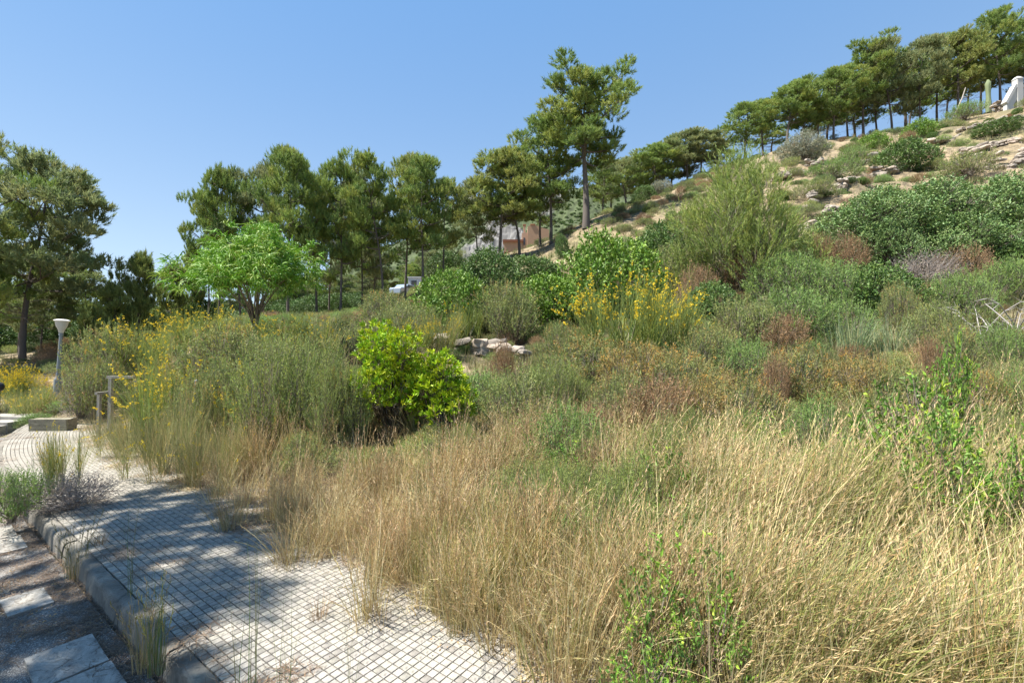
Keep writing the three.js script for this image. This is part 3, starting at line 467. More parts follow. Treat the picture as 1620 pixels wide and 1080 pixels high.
{
  const pal = [[0.22, 0.29, 0.06], [0.25, 0.32, 0.065], [0.19, 0.26, 0.06], [0.28, 0.33, 0.08]];
  const g = bushGeo(170, { rx: 2.1, h: 4.3, lobes: 46, lobe: 0.5, hv: 0.12, shoots: 3000, per: 12, len: 0.15, wid: 0.02, shoot: 0.5, pal, up: 1.15, deep: 0.25, thin: true, open: 0.55, twigs: 0.6, twigW: 0.012, stems: 1, stemR: 0.03, stemC: [0.13, 0.1, 0.08], low: 0.3 });
  const top = new GB(); R = mulberry(171);
  for (let k = 0; k < 26; k++) { const a = R() * 6.28, q = R() * 1.3, b = [Math.cos(a) * q, 3.7 - q * q * 0.75 + rr(-0.3, 0.2), Math.sin(a) * q], l = rr(0.5, 1.0); for (let z = 0; z < 70; z++) { const e = R(), c = jit(pick(pal), 0.15); needle(top, [b[0] + sg() * 0.03, b[1] + e * l, b[2] + sg() * 0.03], norm([sg() * 0.7, 0.75, sg() * 0.7]), 0.15, 0.018, c); } }
  plant(plantFrom(g, '', [['trunk', g.stem, M.wood], ['crown', mergeGeometries([g.foliage, top.build()]), M.needle]]), 'pine_tree', 'light green feathery young pine alone in front of the terraced slope', 'tree', undefined, 1172, 236, 0, 245, { base: 458 });
}
bush('blueA', 'evergreen_shrub', 'big bluish green shrub, left part of the wide shrub bank', 1385, 294, 0, 230, { base: 410 }); bush('blueB', 'evergreen_shrub', 'big bluish green shrub, middle of the wide shrub bank', 1480, 280, 0, 260, { base: 400 }); bush('blueA', 'evergreen_shrub', 'big bluish green shrub at the right end of the wide shrub bank', 1590, 276, 0, 250, { base: 400 });
bush('blueB', 'evergreen_shrub', 'lower bluish green shrub in front of the wide shrub bank', 1530, 330, 0, 220, { base: 428 }); bush('blueA', 'evergreen_shrub', 'small bluish green shrub in front of the left of the shrub bank', 1410, 340, 0, 130, { base: 428 }); bush('lentB', 'evergreen_shrub', 'dark green shrub at the right picture edge below the shrub bank', 1618, 370, 0, 130, { base: 452 });
bush('lentA', 'evergreen_shrub', 'dark round shrub on the terraces below the ridge pines', 1438, 216, 25, 108); bush('greyA', 'grey_shrub', 'silvery grey shrub at the edge of the terraces below the ridge', 1273, 206, 28, 82); bush('lightA', 'evergreen_shrub', 'bright green leafy shrub at the foot of the ridge pines', 1462, 184, 32, 64);
bush('lentB', 'evergreen_shrub', 'dark spreading shrub on the pale stones below the stair', 1585, 186, 27, 90); bush('oliveA', 'heath_shrub', 'olive shrub on the terrace between the dark round one and the bank', 1540, 238, 21, 100); bush('greenA', 'heath_shrub', 'low green shrub between the silvery and the dark round shrub', 1352, 228, 26, 60);
bush('greenB', 'heath_shrub', 'low spreading green bush below the silvery shrub', 1322, 252, 24, 95); bush('greenA', 'heath_shrub', 'green hedge-like bush left of the cactus', 1535, 160, 36, 80); bush('lightA', 'evergreen_shrub', 'green ground-hugging bush at the foot of the middle ridge pines', 1385, 206, 31, 60); bush('oliveA', 'heath_shrub', 'grey-olive bush on the terrace beside the young pine', 1290, 285, 21, 80);
bush('oliveA', 'heath_shrub', 'dry olive bush on the highest stones by the stair', 1500, 188, 33, 70); bush('greyA', 'grey_shrub', 'small silvery shrub at the far edge below the slope pines', 1048, 282, 36, 40); bush('lentA', 'evergreen_shrub', 'dark bush beside the small silvery shrub below the slope pines', 1020, 290, 36, 40);
// scrub on the bank in the middle right, told apart by colour
[['brownB', 1342, 376, 432, 85, 'dead reddish brown bush in front of the bluish shrub bank'], ['brownA', 1300, 370, 432, 50, 'narrow dead brown bush left of the larger dead one'], ['greenA', 1245, 398, 482, 140, 'dark green scrub bush right of the young pine foot'], ['greenB', 1320, 412, 492, 140, 'green scrub bush below the reddish dead bush'], ['lentA', 1395, 408, 502, 150, 'glossy green bush in the middle of the right bank'], ['greyT', 1460, 398, 452, 140, 'grey dry twiggy bush below the bluish shrub bank'], ['brownB', 1530, 393, 447, 120, 'brown dry bush under the right end of the shrub bank'], ['greenA', 1520, 428, 512, 130, 'green scrub bush left of the grey dead branches'], ['oliveB', 1425, 450, 532, 80, 'yellowish orange bush above the blue-green tussock'], ['greenB', 1250, 455, 542, 150, 'fresh green low bush right of the dark glossy shrub'], ['greenA', 1330, 470, 552, 120, 'low green bush just behind the blue-green tussock'], ['brownA', 1240, 498, 562, 110, 'dead brown bush right of the broom, low on the bank'], ['oliveA', 1180, 468, 547, 120, 'olive bush between the broom and the dead brown bush'], ['brownA', 1190, 392, 462, 100, 'brown dry bush under the young pine'], ['brownB', 1105, 424, 492, 80, 'brown dry scrub between the broom and the young pine'], ['oliveA', 1480, 476, 562, 120, 'olive bush right of the blue-green tussock'], ['greenA', 1580, 510, 592, 100, 'spiky light green bush below the dead branches'], ['oliveB', 1500, 518, 602, 100, 'orange tipped bush left of the spiky light green bush'], ['brownA', 1470, 535, 612, 60, 'thin reddish dead bush right of the blue-green tussock'], ['greenA', 1600, 408, 482, 120, 'dark scrub bush at the right edge above the dead branches']].forEach(([k, px, top, base, w, l]) => bush(k, 'heath_shrub', l, px, top, 0, w, { base, group: 'scrub on the right bank' }));
// orange tipped scrub across the middle
[['orangeA', 930, 530, 612, 130, 'orange tipped bush below the left of the yellow broom'], ['orangeB', 1010, 538, 622, 130, 'orange tipped bush below the yellow broom'], ['orangeA', 1075, 555, 642, 130, 'orange tipped bush lower right of the yellow broom'], ['brownA', 1040, 600, 705, 150, 'dead brown bush in the middle of the dry grass'], ['orangeB', 1110, 590, 692, 100, 'bright orange tipped bush right of the dead brown bush in the grass'], ['orangeA', 1260, 550, 642, 140, 'orange tipped bush left of the blue-green tussock'], ['orangeB', 1350, 557, 652, 130, 'orange tipped bush in front of the blue-green tussock'], ['oliveB', 1420, 578, 672, 120, 'yellowish bush in front of the right of the blue-green tussock'], ['brownA', 1225, 565, 662, 70, 'thin dead brown bush in front of the orange tipped ones'], ['oliveA', 800, 470, 542, 90, 'olive bush behind the right end of the ruined wall'], ['oliveB', 892, 512, 592, 80, 'olive bush right of the ruined wall'], ['greenB', 760, 588, 662, 130, 'green low bush in front of the ruined wall'], ['brownA', 796, 540, 602, 40, 'dead brown twigs growing before the ruined wall'], ['oliveA', 830, 580, 682, 140, 'olive scrub bush right of the vivid yellow-green bush'], ['greenA', 900, 640, 745, 140, 'green feathery bush standing in the dry grass'], ['oliveB', 980, 590, 692, 110, 'olive bush left of the dead brown bush in the grass'], ['greenB', 1290, 630, 742, 130, 'green bush in the grass left of the leafy sapling'], ['dillA', 885, 580, 662, 100, 'feathery light green bush left of the orange tipped bushes'], ['greenB', 1180, 536, 622, 110, 'small green bush below the olive bush by the dead brown one'], ['orangeA', 1180, 598, 692, 120, 'orange tipped bush at the upper edge of the right dry grass'], ['oliveB', 1385, 618, 722, 120, 'yellowish bush at the left of the leafy saplings'], ['orangeB', 1545, 580, 682, 120, 'orange tipped bush behind the leafy saplings'], ['greenA', 1605, 586, 692, 110, 'green bush at the right edge behind the leafy saplings'], ['oliveA', 1565, 640, 735, 120, 'olive bush in the grass near the right edge'], ['greenB', 722, 585, 655, 70, 'small green bush just right of the vivid bush'], ['oliveB', 1125, 515, 602, 110, 'olive bush under the right of the broom thicket'], ['dillA', 1050, 680, 785, 110, 'feathery green plant in the dry grass below the dead brown bush']].forEach(([k, px, top, base, w, l]) => bush(k, 'heath_shrub', l, px, top, 0, w, { base, group: 'scrub in the field' }));
// behind the vivid bush and round the clump's foot
[['oliveB', 612, 462, 522, 100, 'olive bush at the foot of the middle pine clump'], ['oliveA', 645, 478, 542, 100, 'olive bush just behind the vivid bush'], ['broomC', 700, 470, 562, 80, 'tall rushy broom between vivid bush and mid green shrub'], ['broomB', 660, 493, 562, 70, 'rushy broom with few flowers behind the vivid bush'], ['oliveA', 560, 503, 572, 110, 'grey-olive bush left behind the vivid bush'], ['broomC', 505, 493, 582, 100, 'pale rushy broom at the foot of the pine clump'], ['rush', 740, 463, 542, 60, 'dark green rushy clump before the mid green shrub']].forEach(([k, px, top, base, w, l]) => bush(k, k.startsWith('b') || k === 'rush' ? 'broom_shrub' : 'heath_shrub', l, px, top, 0, w, { base }));
// brooms on the mound to the left
bush('broomA', 'broom_shrub', 'large broom covered in yellow flowers in the middle of the field', 992, 416, 0, 205, { base: 580 });
bush('broomB', 'broom_shrub', 'green right side of the flowering broom thicket, few flowers', 1060, 440, 0, 120, { base: 568 });
[['broomB', 310, 474, 562, 150, 'broom on top of the left mound left of the wattle'], ['broomB', 235, 494, 602, 160, 'broom with scattered yellow flowers at the left of the mound'], ['oliveB', 170, 516, 622, 140, 'yellowish scrub bush right of the street lamp'], ['broomC', 290, 535, 652, 180, 'broom in the middle of the left mound'], ['broomB', 275, 552, 700, 210, 'dark green broom with yellow flowers above the pavement'], ['oliveB', 360, 515, 622, 160, 'yellow-green scrub bush under the wattle'], ['broomB', 440, 490, 560, 150, 'rushy broom right behind the wattle stem'], ['oliveA', 430, 530, 632, 140, 'olive bush right of the wattle stem'], ['broomY', 42, 565, 646, 110, 'bush solid with yellow flowers left of the street lamp'], ['broomC', 60, 600, 660, 110, 'green rushy broom in front of the yellow bush by the lamp'], ['broomC', 10, 604, 660, 110, 'green rushy broom at the left edge'], ['oliveB', 150, 572, 662, 120, 'yellow flecked bush between lamp and white frame'], ['greyT', 128, 582, 660, 70, 'grey dead twiggy bush right of the lamp post'], ['broomD', 265, 590, 755, 230, 'straw coloured dying broom leaning over the pavement'], ['broomD', 200, 612, 722, 150, 'straw coloured grassy broom beside the white frame'], ['oliveA', 350, 565, 702, 130, 'olive bush behind the straw coloured broom'], ['broomC', 385, 556, 692, 140, 'rushy green bush between broom and feathery green bush'], ['dillA', 452, 560, 700, 160, 'feathery light green bush left of the vivid bush'], ['dillA', 530, 585, 710, 110, 'feathery green bush touching the left of the vivid bush'], ['oliveB', 545, 580, 705, 80, 'brownish scrub bush at the left foot of the vivid bush'], ['oliveA', 490, 526, 642, 120, 'olive bush above the feathery light green bush'], ['oliveB', 322, 600, 725, 120, 'yellowish scrub bush behind the thin metal post'], ['broomC', 425, 596, 705, 120, 'rushy broom in front of the feathery light green bush'], ['broomD', 345, 630, 768, 150, 'straw coloured broom right of the thin metal post'], ['broomC', 395, 497, 572, 130, 'rushy broom around the wattle stem']].forEach(([k, px, top, base, w, l]) => bush(k, k.startsWith('broom') ? 'broom_shrub' : 'heath_shrub', l, px, top, 0, w, { base, group: 'scrub on the left mound' }));
{ // the vivid yellow-green bush, two rounded heads
  const mk = (seed, rx, h, sh) => bushGeo(seed, { rx, h, lobes: 22, lobe: rx * 0.29, hv: 0.5, shoots: sh, per: 8, len: 0.085, wid: 0.027, shoot: 0.17, rosette: true, up: 0.85, open: 0.65, vary: 0.3, pal: [[0.43, 0.53, 0.02], [0.47, 0.55, 0.03], [0.39, 0.51, 0.02], [0.34, 0.48, 0.02], [0.22, 0.37, 0.02]], deep: 0.4, low: h * 0.2, skirt: 0.1, stems: 2, stemR: 0.022, stemC: [0.12, 0.09, 0.06] });
  const root = thing('evergreen_shrub', 'vivid yellow-green glossy bush with two heads by the dry grass', 'shrub');
  const d = depthOf(640, 698), x = Xof(640, d), y = ground(x, d); root.position.set(x, y - 0.05, -d);
  const a = mk(460, 0.7, Yof(486, d) - y, 1100), b = mk(461, 0.46, Yof(544, d) - y, 560);
  for (const [g, ox, oz] of [[a, -0.2, 0], [b, 0.6, 0.2]]) for (const [n, geo, m] of [['stem', g.stem, M.wood], ['foliage', g.foliage, M.gloss]]) { const o = part(n, geo, m, root); o.position.set(ox, 0, oz); }
}
{ // the wattle: slim grey stems, an umbrella of long narrow drooping leaves
  R = mulberry(470);
  const d = 10.5, x = Xof(402, d), y = ground(x, d), H = Yof(364, d) - y, root = thing('wattle_tree', 'small wattle tree with drooping bright green ribbon leaves', 'tree'); root.position.set(x, y, -d);
  const tb = new GB(), tips = [];
  for (let k = 0; k < 24; k++) { const a = k * 2.4 + sg() * 0.5, q = Math.sqrt((k + 0.5) / 24) * 1.34 * rr(0.75, 1.1), e = [Math.cos(a) * q, H * (0.84 - 0.12 * q * q + sg() * 0.1) - (k % 5 === 4 ? 0.3 : 0), Math.sin(a) * q]; tips.push(e); tube(tb, [[0, -0.05, 0], [sg() * 0.03, H * 0.14, sg() * 0.03], [e[0] * 0.12 + sg() * 0.04, H * 0.3, e[2] * 0.12], [e[0] * 0.5, H * 0.55, e[2] * 0.5], e], 0.028, 0.008, [0.2, 0.15, 0.11], 5); }
  part('trunk', tb.build(true), M.wood, root);
  const fb = new GB();
  for (let k = 0; k < 900; k++) {
    const t = pick(tips), u = unit(), z = rr(0.22, 0.44), p = [t[0] + u[0] * z, t[1] + u[1] * z * 1.0, t[2] + u[2] * z], c0 = jit(pick([[0.17, 0.35, 0.03], [0.22, 0.41, 0.035], [0.15, 0.3, 0.035], [0.29, 0.4, 0.06]]), 0.12);
    for (let q = 0; q < 11; q++) { const dd = norm([u[0] * 0.5 + sg() * 0.8, u[1] * 0.3 + sg() * 0.55 + 0.1, u[2] * 0.5 + sg() * 0.8]), l = rr(0.13, 0.24), s = norm(cross(dd, unit())), b = [p[0] + sg() * 0.06, p[1] + sg() * 0.06, p[2] + sg() * 0.06]; ribbon(fb, [b, [b[0] + dd[0] * l * 0.4, b[1] + dd[1] * l * 0.4, b[2] + dd[2] * l * 0.4], [b[0] + dd[0] * l * 0.75, b[1] + dd[1] * l * 0.75 - l * 0.14, b[2] + dd[2] * l * 0.75], [b[0] + dd[0] * l * 0.95, b[1] + dd[1] * l * 0.95 - l * 0.4, b[2] + dd[2] * l * 0.95]], 0.026, 0.006, jit(c0, 0.1), s); }
  }
  part('crown', fb.build(), M.leaf, root);
}
{ // blue-green tussock
  const g = tuftGeo(480, { n: 260, base: 0.35, h: 1.05, spread: 1.0, arch: 0.32, wid: 0.018, pal: [[0.22, 0.31, 0.16], [0.27, 0.36, 0.2], [0.33, 0.38, 0.2], [0.46, 0.45, 0.25]] });
  for (const [px, d, s, l] of [[1345, 8.6, 1.0, 'blue-green arching grass tussock on the right bank'], [1410, 8.4, 0.85, 'smaller right half of the blue-green grass tussock']]) { const o = thing('grass_tussock', l, 'grass tussock', 'blue-green tussocks'); part('blade', g, M.grass, o).userData.kind = 'stuff'; const x = Xof(px, d); o.position.set(x, ground(x, d), -d); o.scale.setScalar(s); o.rotation.y = px; }
}
// leafy saplings in the near grass
{
  const pal = [[0.14, 0.26, 0.04], [0.18, 0.33, 0.04], [0.12, 0.22, 0.04]], tip = [[0.33, 0.44, 0.05]];
  const mk = (seed, o) => bushProto(bushGeo(seed, { rx: 0.45, h: 0.85, lobes: 9, lobe: 0.17, shoots: 230, per: 9, len: 0.048, wid: 0.02, shoot: 0.16, pal, palTip: tip, tipShare: 0.2, up: 0.6, deep: 0.2, stems: 3, stemR: 0.009, stemC: [0.13, 0.08, 0.06], ...o }), M.gloss);
  B.sapA = mk(490, {}); B.sapB = mk(491, { lobes: 6, shoots: 190 }); B.sapC = mk(492, { rx: 0.3, h: 0.6, shoots: 80, len: 0.042 });
  for (const [k, px, top, d, w, l] of [['sapA', 1440, 590, 4.0, 230, 'leafy dark green sapling standing in the dry grass at right'], ['sapB', 1500, 545, 4.6, 110, 'taller leafy sapling with yellowish tips behind the dark green one'], ['sapA', 1500, 650, 3.3, 220, 'glossy leafy sapling low in the grass at right'], ['sapB', 1600, 690, 3.0, 130, 'leafy sapling cut by the right picture edge'], ['sapC', 1085, 855, 2.5, 170, 'small leafy green sapling in the near dry grass'], ['sapC', 1035, 905, 2.3, 110, 'leafy green shoots left of the near sapling'], ['sapC', 1120, 945, 2.15, 120, 'low leafy green shoots below the near sapling'], ['sapC', 1010, 1010, 1.95, 120, 'tiny leafy seedling at the lower grass edge']]) bush(k, 'leafy_sapling', l, px, top, d, w, { group: 'leafy saplings' });
}

{ // tangle of bare grey branches on the right bank
  R = mulberry(495);
  const d = depthOf(1590, 545), x = Xof(1590, d), root = thing('dead_branches', 'tangle of bare grey dead branches at the right edge of the bank', 'branches'); root.position.set(x, ground(x, d), -d);
  for (let k = 0; k < 26; k++) { const gb = new GB(), a = R() * 6.28, l = rr(0.5, 1.2), e = rr(0.2, 0.9), b = [sg() * 0.35, 0, sg() * 0.3], pts = [b]; for (let s = 1; s <= 4; s++) pts.push([b[0] + Math.cos(a) * l * s / 4 + sg() * 0.05, e * Math.sin(s / 4 * 1.9) * 0.9 + sg() * 0.04, b[2] + Math.sin(a) * l * s / 4 + sg() * 0.05]); tube(gb, pts, 0.014, 0.004, [0.3, 0.28, 0.27], 4); for (let s = 1; s < 4; s++) { const u = unit(), p = pts[s]; tube(gb, [p, [p[0] + u[0] * 0.2, p[1] + Math.abs(u[1]) * 0.2, p[2] + u[2] * 0.2]], 0.006, 0.002, [0.32, 0.3, 0.28], 3); } part('branch', gb.build(true), M.wood, root); }
}
{ // pale dead trunk leaning among the ridge pines
  const d = 39, x = Xof(1511, d), gb = new GB(), root = thing('dead_tree', 'pale bare dead trunk leaning among the ridge pines', 'dead tree'); root.position.set(x, ground(x, d), -d);
  tube(gb, [[0, -0.2, 0], [0.55, 0.95, 0], [1.0, 2.1, 0.1], [1.3, 3.0, 0.1]], 0.075, 0.03, [0.32, 0.29, 0.26], 7); part('trunk', gb.build(true), M.wood, root);
  const g2 = new GB(); tube(g2, [[1.0, 2.1, 0.1], [1.4, 2.2, 0.2], [1.7, 2.15, 0.2]], 0.02, 0.008, [0.32, 0.29, 0.26], 5); part('branch', g2.build(true), M.wood, root);
}
// ------------------------------------------------------------------ scrub and grass nobody could count
R = mulberry(600);
const dm = new THREE.Object3D();
function scatter(root, name, geo, mat, items) {              // items: [x, d, y, turn, scale, scaleY, colour, tilt]
  const im = new THREE.InstancedMesh(geo, mat, items.length);
  items.forEach(([x, d, y, t, s, sy, c, tilt = 0], n) => { dm.position.set(x, y, -d); dm.rotation.set(tilt * sg(), t, tilt * sg()); dm.scale.set(s, sy, s); dm.updateMatrix(); im.setMatrixAt(n, dm.matrix); im.setColorAt(n, new THREE.Color(c[0], c[1], c[2])); });
  im.name = name; im.userData.kind = 'stuff'; im.castShadow = im.receiveShadow = true; root.add(im); return im;
}
function stuff(name, label) { const o = new THREE.Group(); o.name = numbered(name); o.userData.kind = 'stuff'; o.userData.label = label; scene.add(o); return o; }
const fieldS = (x, d) => { const w = wOf(x, d); return w > 15 ? 9 : sOf(x, d) - bend(Math.max(0, w)) - S_EDGE; };
const near = stuff('dry_grass', 'tall tangled dry straw grass over the near field');
{
  const STRAW = [[0.47, 0.37, 0.18], [0.55, 0.45, 0.24], [0.37, 0.27, 0.12], [0.37, 0.33, 0.12], [0.62, 0.54, 0.33]], GREENISH = [[0.28, 0.32, 0.09], [0.36, 0.37, 0.12], [0.23, 0.29, 0.08], [0.46, 0.42, 0.17]], HAY = [[0.26, 0.19, 0.1], [0.32, 0.24, 0.13], [0.2, 0.15, 0.085]];
  const kinds = [
    tuftGeo(610, { n: 30, base: 0.11, h: 0.8, spread: 0.45, arch: 0.3, wid: 0.0065, pal: STRAW, heads: 0.3, headC: [0.55, 0.4, 0.24] }), tuftGeo(611, { n: 30, base: 0.12, h: 0.7, spread: 0.7, arch: 0.34, wid: 0.0065, pal: STRAW, heads: 0.2 }),
    tuftGeo(612, { n: 24, base: 0.14, h: 1.05, spread: 0.5, arch: 0.26, lean: 0.75, wid: 0.007, pal: [...STRAW, ...GREENISH], heads: 0.35, headC: [0.6, 0.46, 0.28] }), tuftGeo(613, { n: 26, base: 0.12, h: 0.85, spread: 0.5, arch: 0.3, lean: 0.55, wid: 0.007, pal: [...STRAW, ...GREENISH], heads: 0.25 }),
    tuftGeo(614, { n: 30, base: 0.12, h: 0.62, spread: 0.5, arch: 0.25, wid: 0.007, pal: GREENISH }), tuftGeo(615, { n: 44, base: 0.13, h: 0.42, spread: 0.9, arch: 0.35, wid: 0.006, pal: HAY }),
  ];
  const lists = kinds.map(() => []);
  for (let n = 0; n < 30000; n++) {
    const a = rr(-0.95, 0.93), r = 1.1 * Math.pow(12 / 1.1, Math.pow(R(), 0.62)), x = Math.sin(a) * r, d = Math.cos(a) * r, fs = fieldS(x, d) + fbm(x * 1.4, d * 1.4, 3, 2.2) * 0.9;
    if (fs < -0.46 || d < 0.9) continue;
    if (fs < -0.1 && R() < 0.4) continue;
    const px = CX + F * x / d, patch = sstep(-0.2, 0.12, fbm(x * 0.8, d * 0.8, 3, 14.2)), dens = (d < 4.2 ? 0.6 : d < 5.5 ? 0.45 : d < 7 ? 0.24 : d < 9 ? 0.1 : 0.06) * mix(0.16, 1.15, patch) * (1 - 0.65 * sstep(3.6, 5.2, d) * sstep(850, 1100, px));
    if (R() > dens) continue;
    if (Math.hypot(x - Xof(640, 7.6), d - 7.6) < 0.7) continue;
    const wind = sstep(860, 1250, px) * sstep(8, 4, d), green = fbm(x * 0.6, d * 0.6, 3, 6.6) + sstep(4, 8, d) * 0.25, u = R();
    let k = u < 0.3 ? 5 : wind > R() ? (R() < 0.6 ? 2 : 3) : green - 0.14 * sstep(900, 600, px) > 0.05 && R() < 0.55 ? 4 : R() < 0.5 ? 0 : 1;
    const edge = sstep(-0.46, 0.5, fs), s = rr(0.55, 1.25) * mix(0.7, 1, edge) * mix(0.75, 1.08, patch), low = d < 1.6 ? 0.75 : 1, e = rr(0.75, 1.15);
    lists[k].push([x, d, ground(x, d) - 0.01, k === 2 || k === 3 ? sg() * 1.0 : R() * 6.28, s, s * low * rr(0.8, 1.1), [e, e * rr(0.96, 1.03), e * rr(0.9, 1.05)], 0.36]);
  }
  lists.forEach((l, k) => scatter(near, 'grass_tuft', kinds[k], M.grass, l));
}
const scrub = stuff('low_scrub', 'low mixed olive, green and brown scrub covering the slope');
{
  const kinds = ['oliveA', 'oliveB', 'greenA', 'greenB', 'orangeA', 'brownA', 'brownB', 'dillA', 'lentB'], lists = kinds.map(() => []);
  for (let n = 0; n < 4000; n++) {
    const a = rr(-0.9, 0.9), r = 3.2 * Math.pow(70 / 3.2, Math.pow(R(), 0.8)), x = Math.sin(a) * r, d = Math.cos(a) * r, fs = fieldS(x, d);
    if (fs < 0.9) continue;
    const col = CX + F * x / d;
    if (d > 9 && d < 12.5 && col > 675 && col < 850) continue;
    if (d > 24 && d < 60 && col > 735 && col < 960 && R() < 0.8) continue;
    const hill = a > 0.45 && r > 19;
    if (hill && fbm(x * 0.25, d * 0.25, 3, 8.1) < 0.0 && R() < 0.25) continue;
    if (d < 5 && R() < 0.6) continue;
    const v = fbm(x * 0.22, d * 0.22, 3, 12.7), u = R();
    const k = u < 0.12 ? 5 : u < 0.2 ? 6 : v > 0.1 ? (u < 0.6 ? 2 : 3) : v > -0.02 ? (u < 0.5 ? 0 : u < 0.8 ? 1 : 7) : d < 10 ? (u < 0.6 ? 4 : 1) : (u < 0.6 ? 0 : u < 0.8 ? 8 : 3);
    const s = (k === 8 ? 0.3 : rr(0.4, 0.9)) * (hill ? 0.95 : 1) * (d < 6 ? 0.55 : d < 14 ? 0.65 : 0.85), e = rr(0.65, 1.3);
    lists[k].push([x, d, ground(x, d) - 0.04, R() * 6.28, s, s * rr(0.6, 1.05), [e, e * rr(0.95, 1.05), e * rr(0.9, 1.1)], 0.1]);
  }
  lists.forEach((l, k) => B[kinds[k]].children.forEach((c) => { if (c.name === 'foliage') scatter(scrub, 'scrub_clump', c.geometry, c.material, l); }));
}
const weeds = stuff('field_weeds', 'green weeds and small brown herbs growing through the dry grass');
{
  R = mulberry(620);
  const kinds = ['dillA', 'greenB', 'oliveB', 'brownA', 'sapC'], lists = kinds.map(() => []);
  for (let n = 0; n < 900; n++) {
    const a = rr(-0.7, 0.9), r = 1.7 * Math.pow(6.5 / 1.7, R()), x = Math.sin(a) * r, d = Math.cos(a) * r, fs = fieldS(x, d), v = fbm(x * 0.9, d * 0.9, 3, 31.3);
    if (fs < 0.5 || v < 0.03 || d < 1.5) continue;
    const u = R(), k = u < 0.4 ? 0 : u < 0.56 ? 1 : u < 0.72 ? 2 : u < 0.92 ? 3 : 4, s = (k === 4 ? rr(0.5, 0.9) : rr(0.25, 0.5)) * (d < 2.6 ? 0.8 : 1), e = rr(0.85, 1.15);
    lists[k].push([x, d, ground(x, d) - 0.03, R() * 6.28, s, s * rr(1.0, 1.6), [e, e, e], 0.15]);
  }
  lists.forEach((l, k) => B[kinds[k]].children.forEach((c) => { if (c.name === 'foliage') scatter(weeds, 'weed_clump', c.geometry, c.material, l); }));
}
const hillGrass = stuff('hill_grass', 'dry thin grass between the stones and shrubs of the slope');
{
  R = mulberry(630);
  const G = [tuftGeo(631, { n: 24, base: 0.16, h: 0.5, spread: 0.6, arch: 0.25, wid: 0.02, pal: [[0.3, 0.26, 0.13], [0.26, 0.26, 0.11], [0.36, 0.31, 0.17]] }), tuftGeo(632, { n: 24, base: 0.18, h: 0.45, spread: 0.7, arch: 0.3, wid: 0.022, pal: [[0.18, 0.21, 0.08], [0.22, 0.24, 0.1], [0.28, 0.26, 0.13]] })], L = [[], []];
  for (let n = 0; n < 5000; n++) { const a = rr(-0.85, 0.95), r = 9 * Math.pow(60 / 9, R()), x = Math.sin(a) * r, d = Math.cos(a) * r; if (fieldS(x, d) < 2) continue; const s = rr(0.6, 1.2), e = rr(0.75, 1.2); L[fbm(x * 0.3, d * 0.3, 3, 5.9) + sg() * 0.2 > 0 ? 0 : 1].push([x, d, ground(x, d) - 0.02, R() * 6.28, s, s, [e, e, e], 0.15]); }
  L.forEach((l, k) => scatter(hillGrass, 'grass_tuft', G[k], M.grass, l));
}
const litter = stuff('leaf_litter', 'dry needles, straw and leaf crumbs along kerb and pavement edge');
{
  R = mulberry(640);
  const mkN = (n, l, w, pal) => { const gb = new GB(); for (let k = 0; k < n; k++) { const a = R() * 6.28, q = rr(l * 0.5, l), b = [sg() * 0.09, rr(0.001, 0.016), sg() * 0.09]; ribbon(gb, [b, [b[0] + Math.cos(a) * q * 0.5, b[1] + rr(0, 0.01), b[2] + Math.sin(a) * q * 0.5], [b[0] + Math.cos(a + 0.3) * q, b[1] + sg() * 0.004 + 0.003, b[2] + Math.sin(a + 0.3) * q]], w, w * 0.6, jit(pick(pal), 0.25), [-Math.sin(a), 0, Math.cos(a)]); } return gb.build(); };
  const mkF = (n, l, pal) => { const gb = new GB(); for (let k = 0; k < n; k++) leaf(gb, [sg() * 0.1, rr(0.002, 0.012), sg() * 0.1], norm([sg(), sg() * 0.35, sg()]), l * rr(0.5, 1.2), l * 0.5, jit(pick(pal), 0.25)); return gb.build(); };
  const P1 = [[0.2, 0.13, 0.08], [0.27, 0.19, 0.12], [0.15, 0.1, 0.07]], P2 = [[0.36, 0.2, 0.09], [0.42, 0.28, 0.14], [0.3, 0.2, 0.11], [0.48, 0.38, 0.2]];
  const G = [mkN(34, 0.11, 0.0036, P1), mkF(30, 0.018, P2), mkN(16, 0.17, 0.005, [[0.5, 0.4, 0.22], [0.42, 0.32, 0.18]]), mkF(14, 0.012, [[0.1, 0.07, 0.05], [0.16, 0.11, 0.07]])], L = G.map(() => []);
  for (let n = 0; n < 22000; n++) {
    const w = rr(-1.5, 13.5), s = rr(-0.8, S_EDGE + 1.2), nn = fbm(w * 1.1, s * 2.2, 3, 3.3);
    let y = 0.006, k = -1;
    if (s < S_KERB) { y = -0.126; const q = sstep(S_KERB - 0.7, S_KERB - 0.15, s + nn * 0.7); if (R() < q * 0.4) k = R() < 0.75 ? 0 : 1; }
    else if (s < S_KERB + 0.16) { y = 0.018; if (R() < 0.03) k = 0; }
    else { const q = sstep(S_EDGE - 0.6, S_EDGE + 0.15, s + nn * 0.9); if (R() < q * 0.85) k = R() < 0.6 ? 1 : R() < 0.5 ? 2 : 0; else if (s < S_KERB + 0.5 && R() < 0.02 + nn * 0.25) k = 0; else if (R() < 0.025) k = 3; y = s > S_EDGE ? Math.max(0.006, ground(NX * s + UX * w, ND * s + UD * w) + 0.006) : 0.012; }
    if (k < 0) continue;
    const p = onRoad(w, s, 0); L[k].push([p.x, -p.z, y, R() * 6.28, rr(0.7, 1.3), 1, [1, 1, 1]]);
  }
  L.forEach((l, k) => scatter(litter, 'litter_patch', G[k], M.grass, l));
}

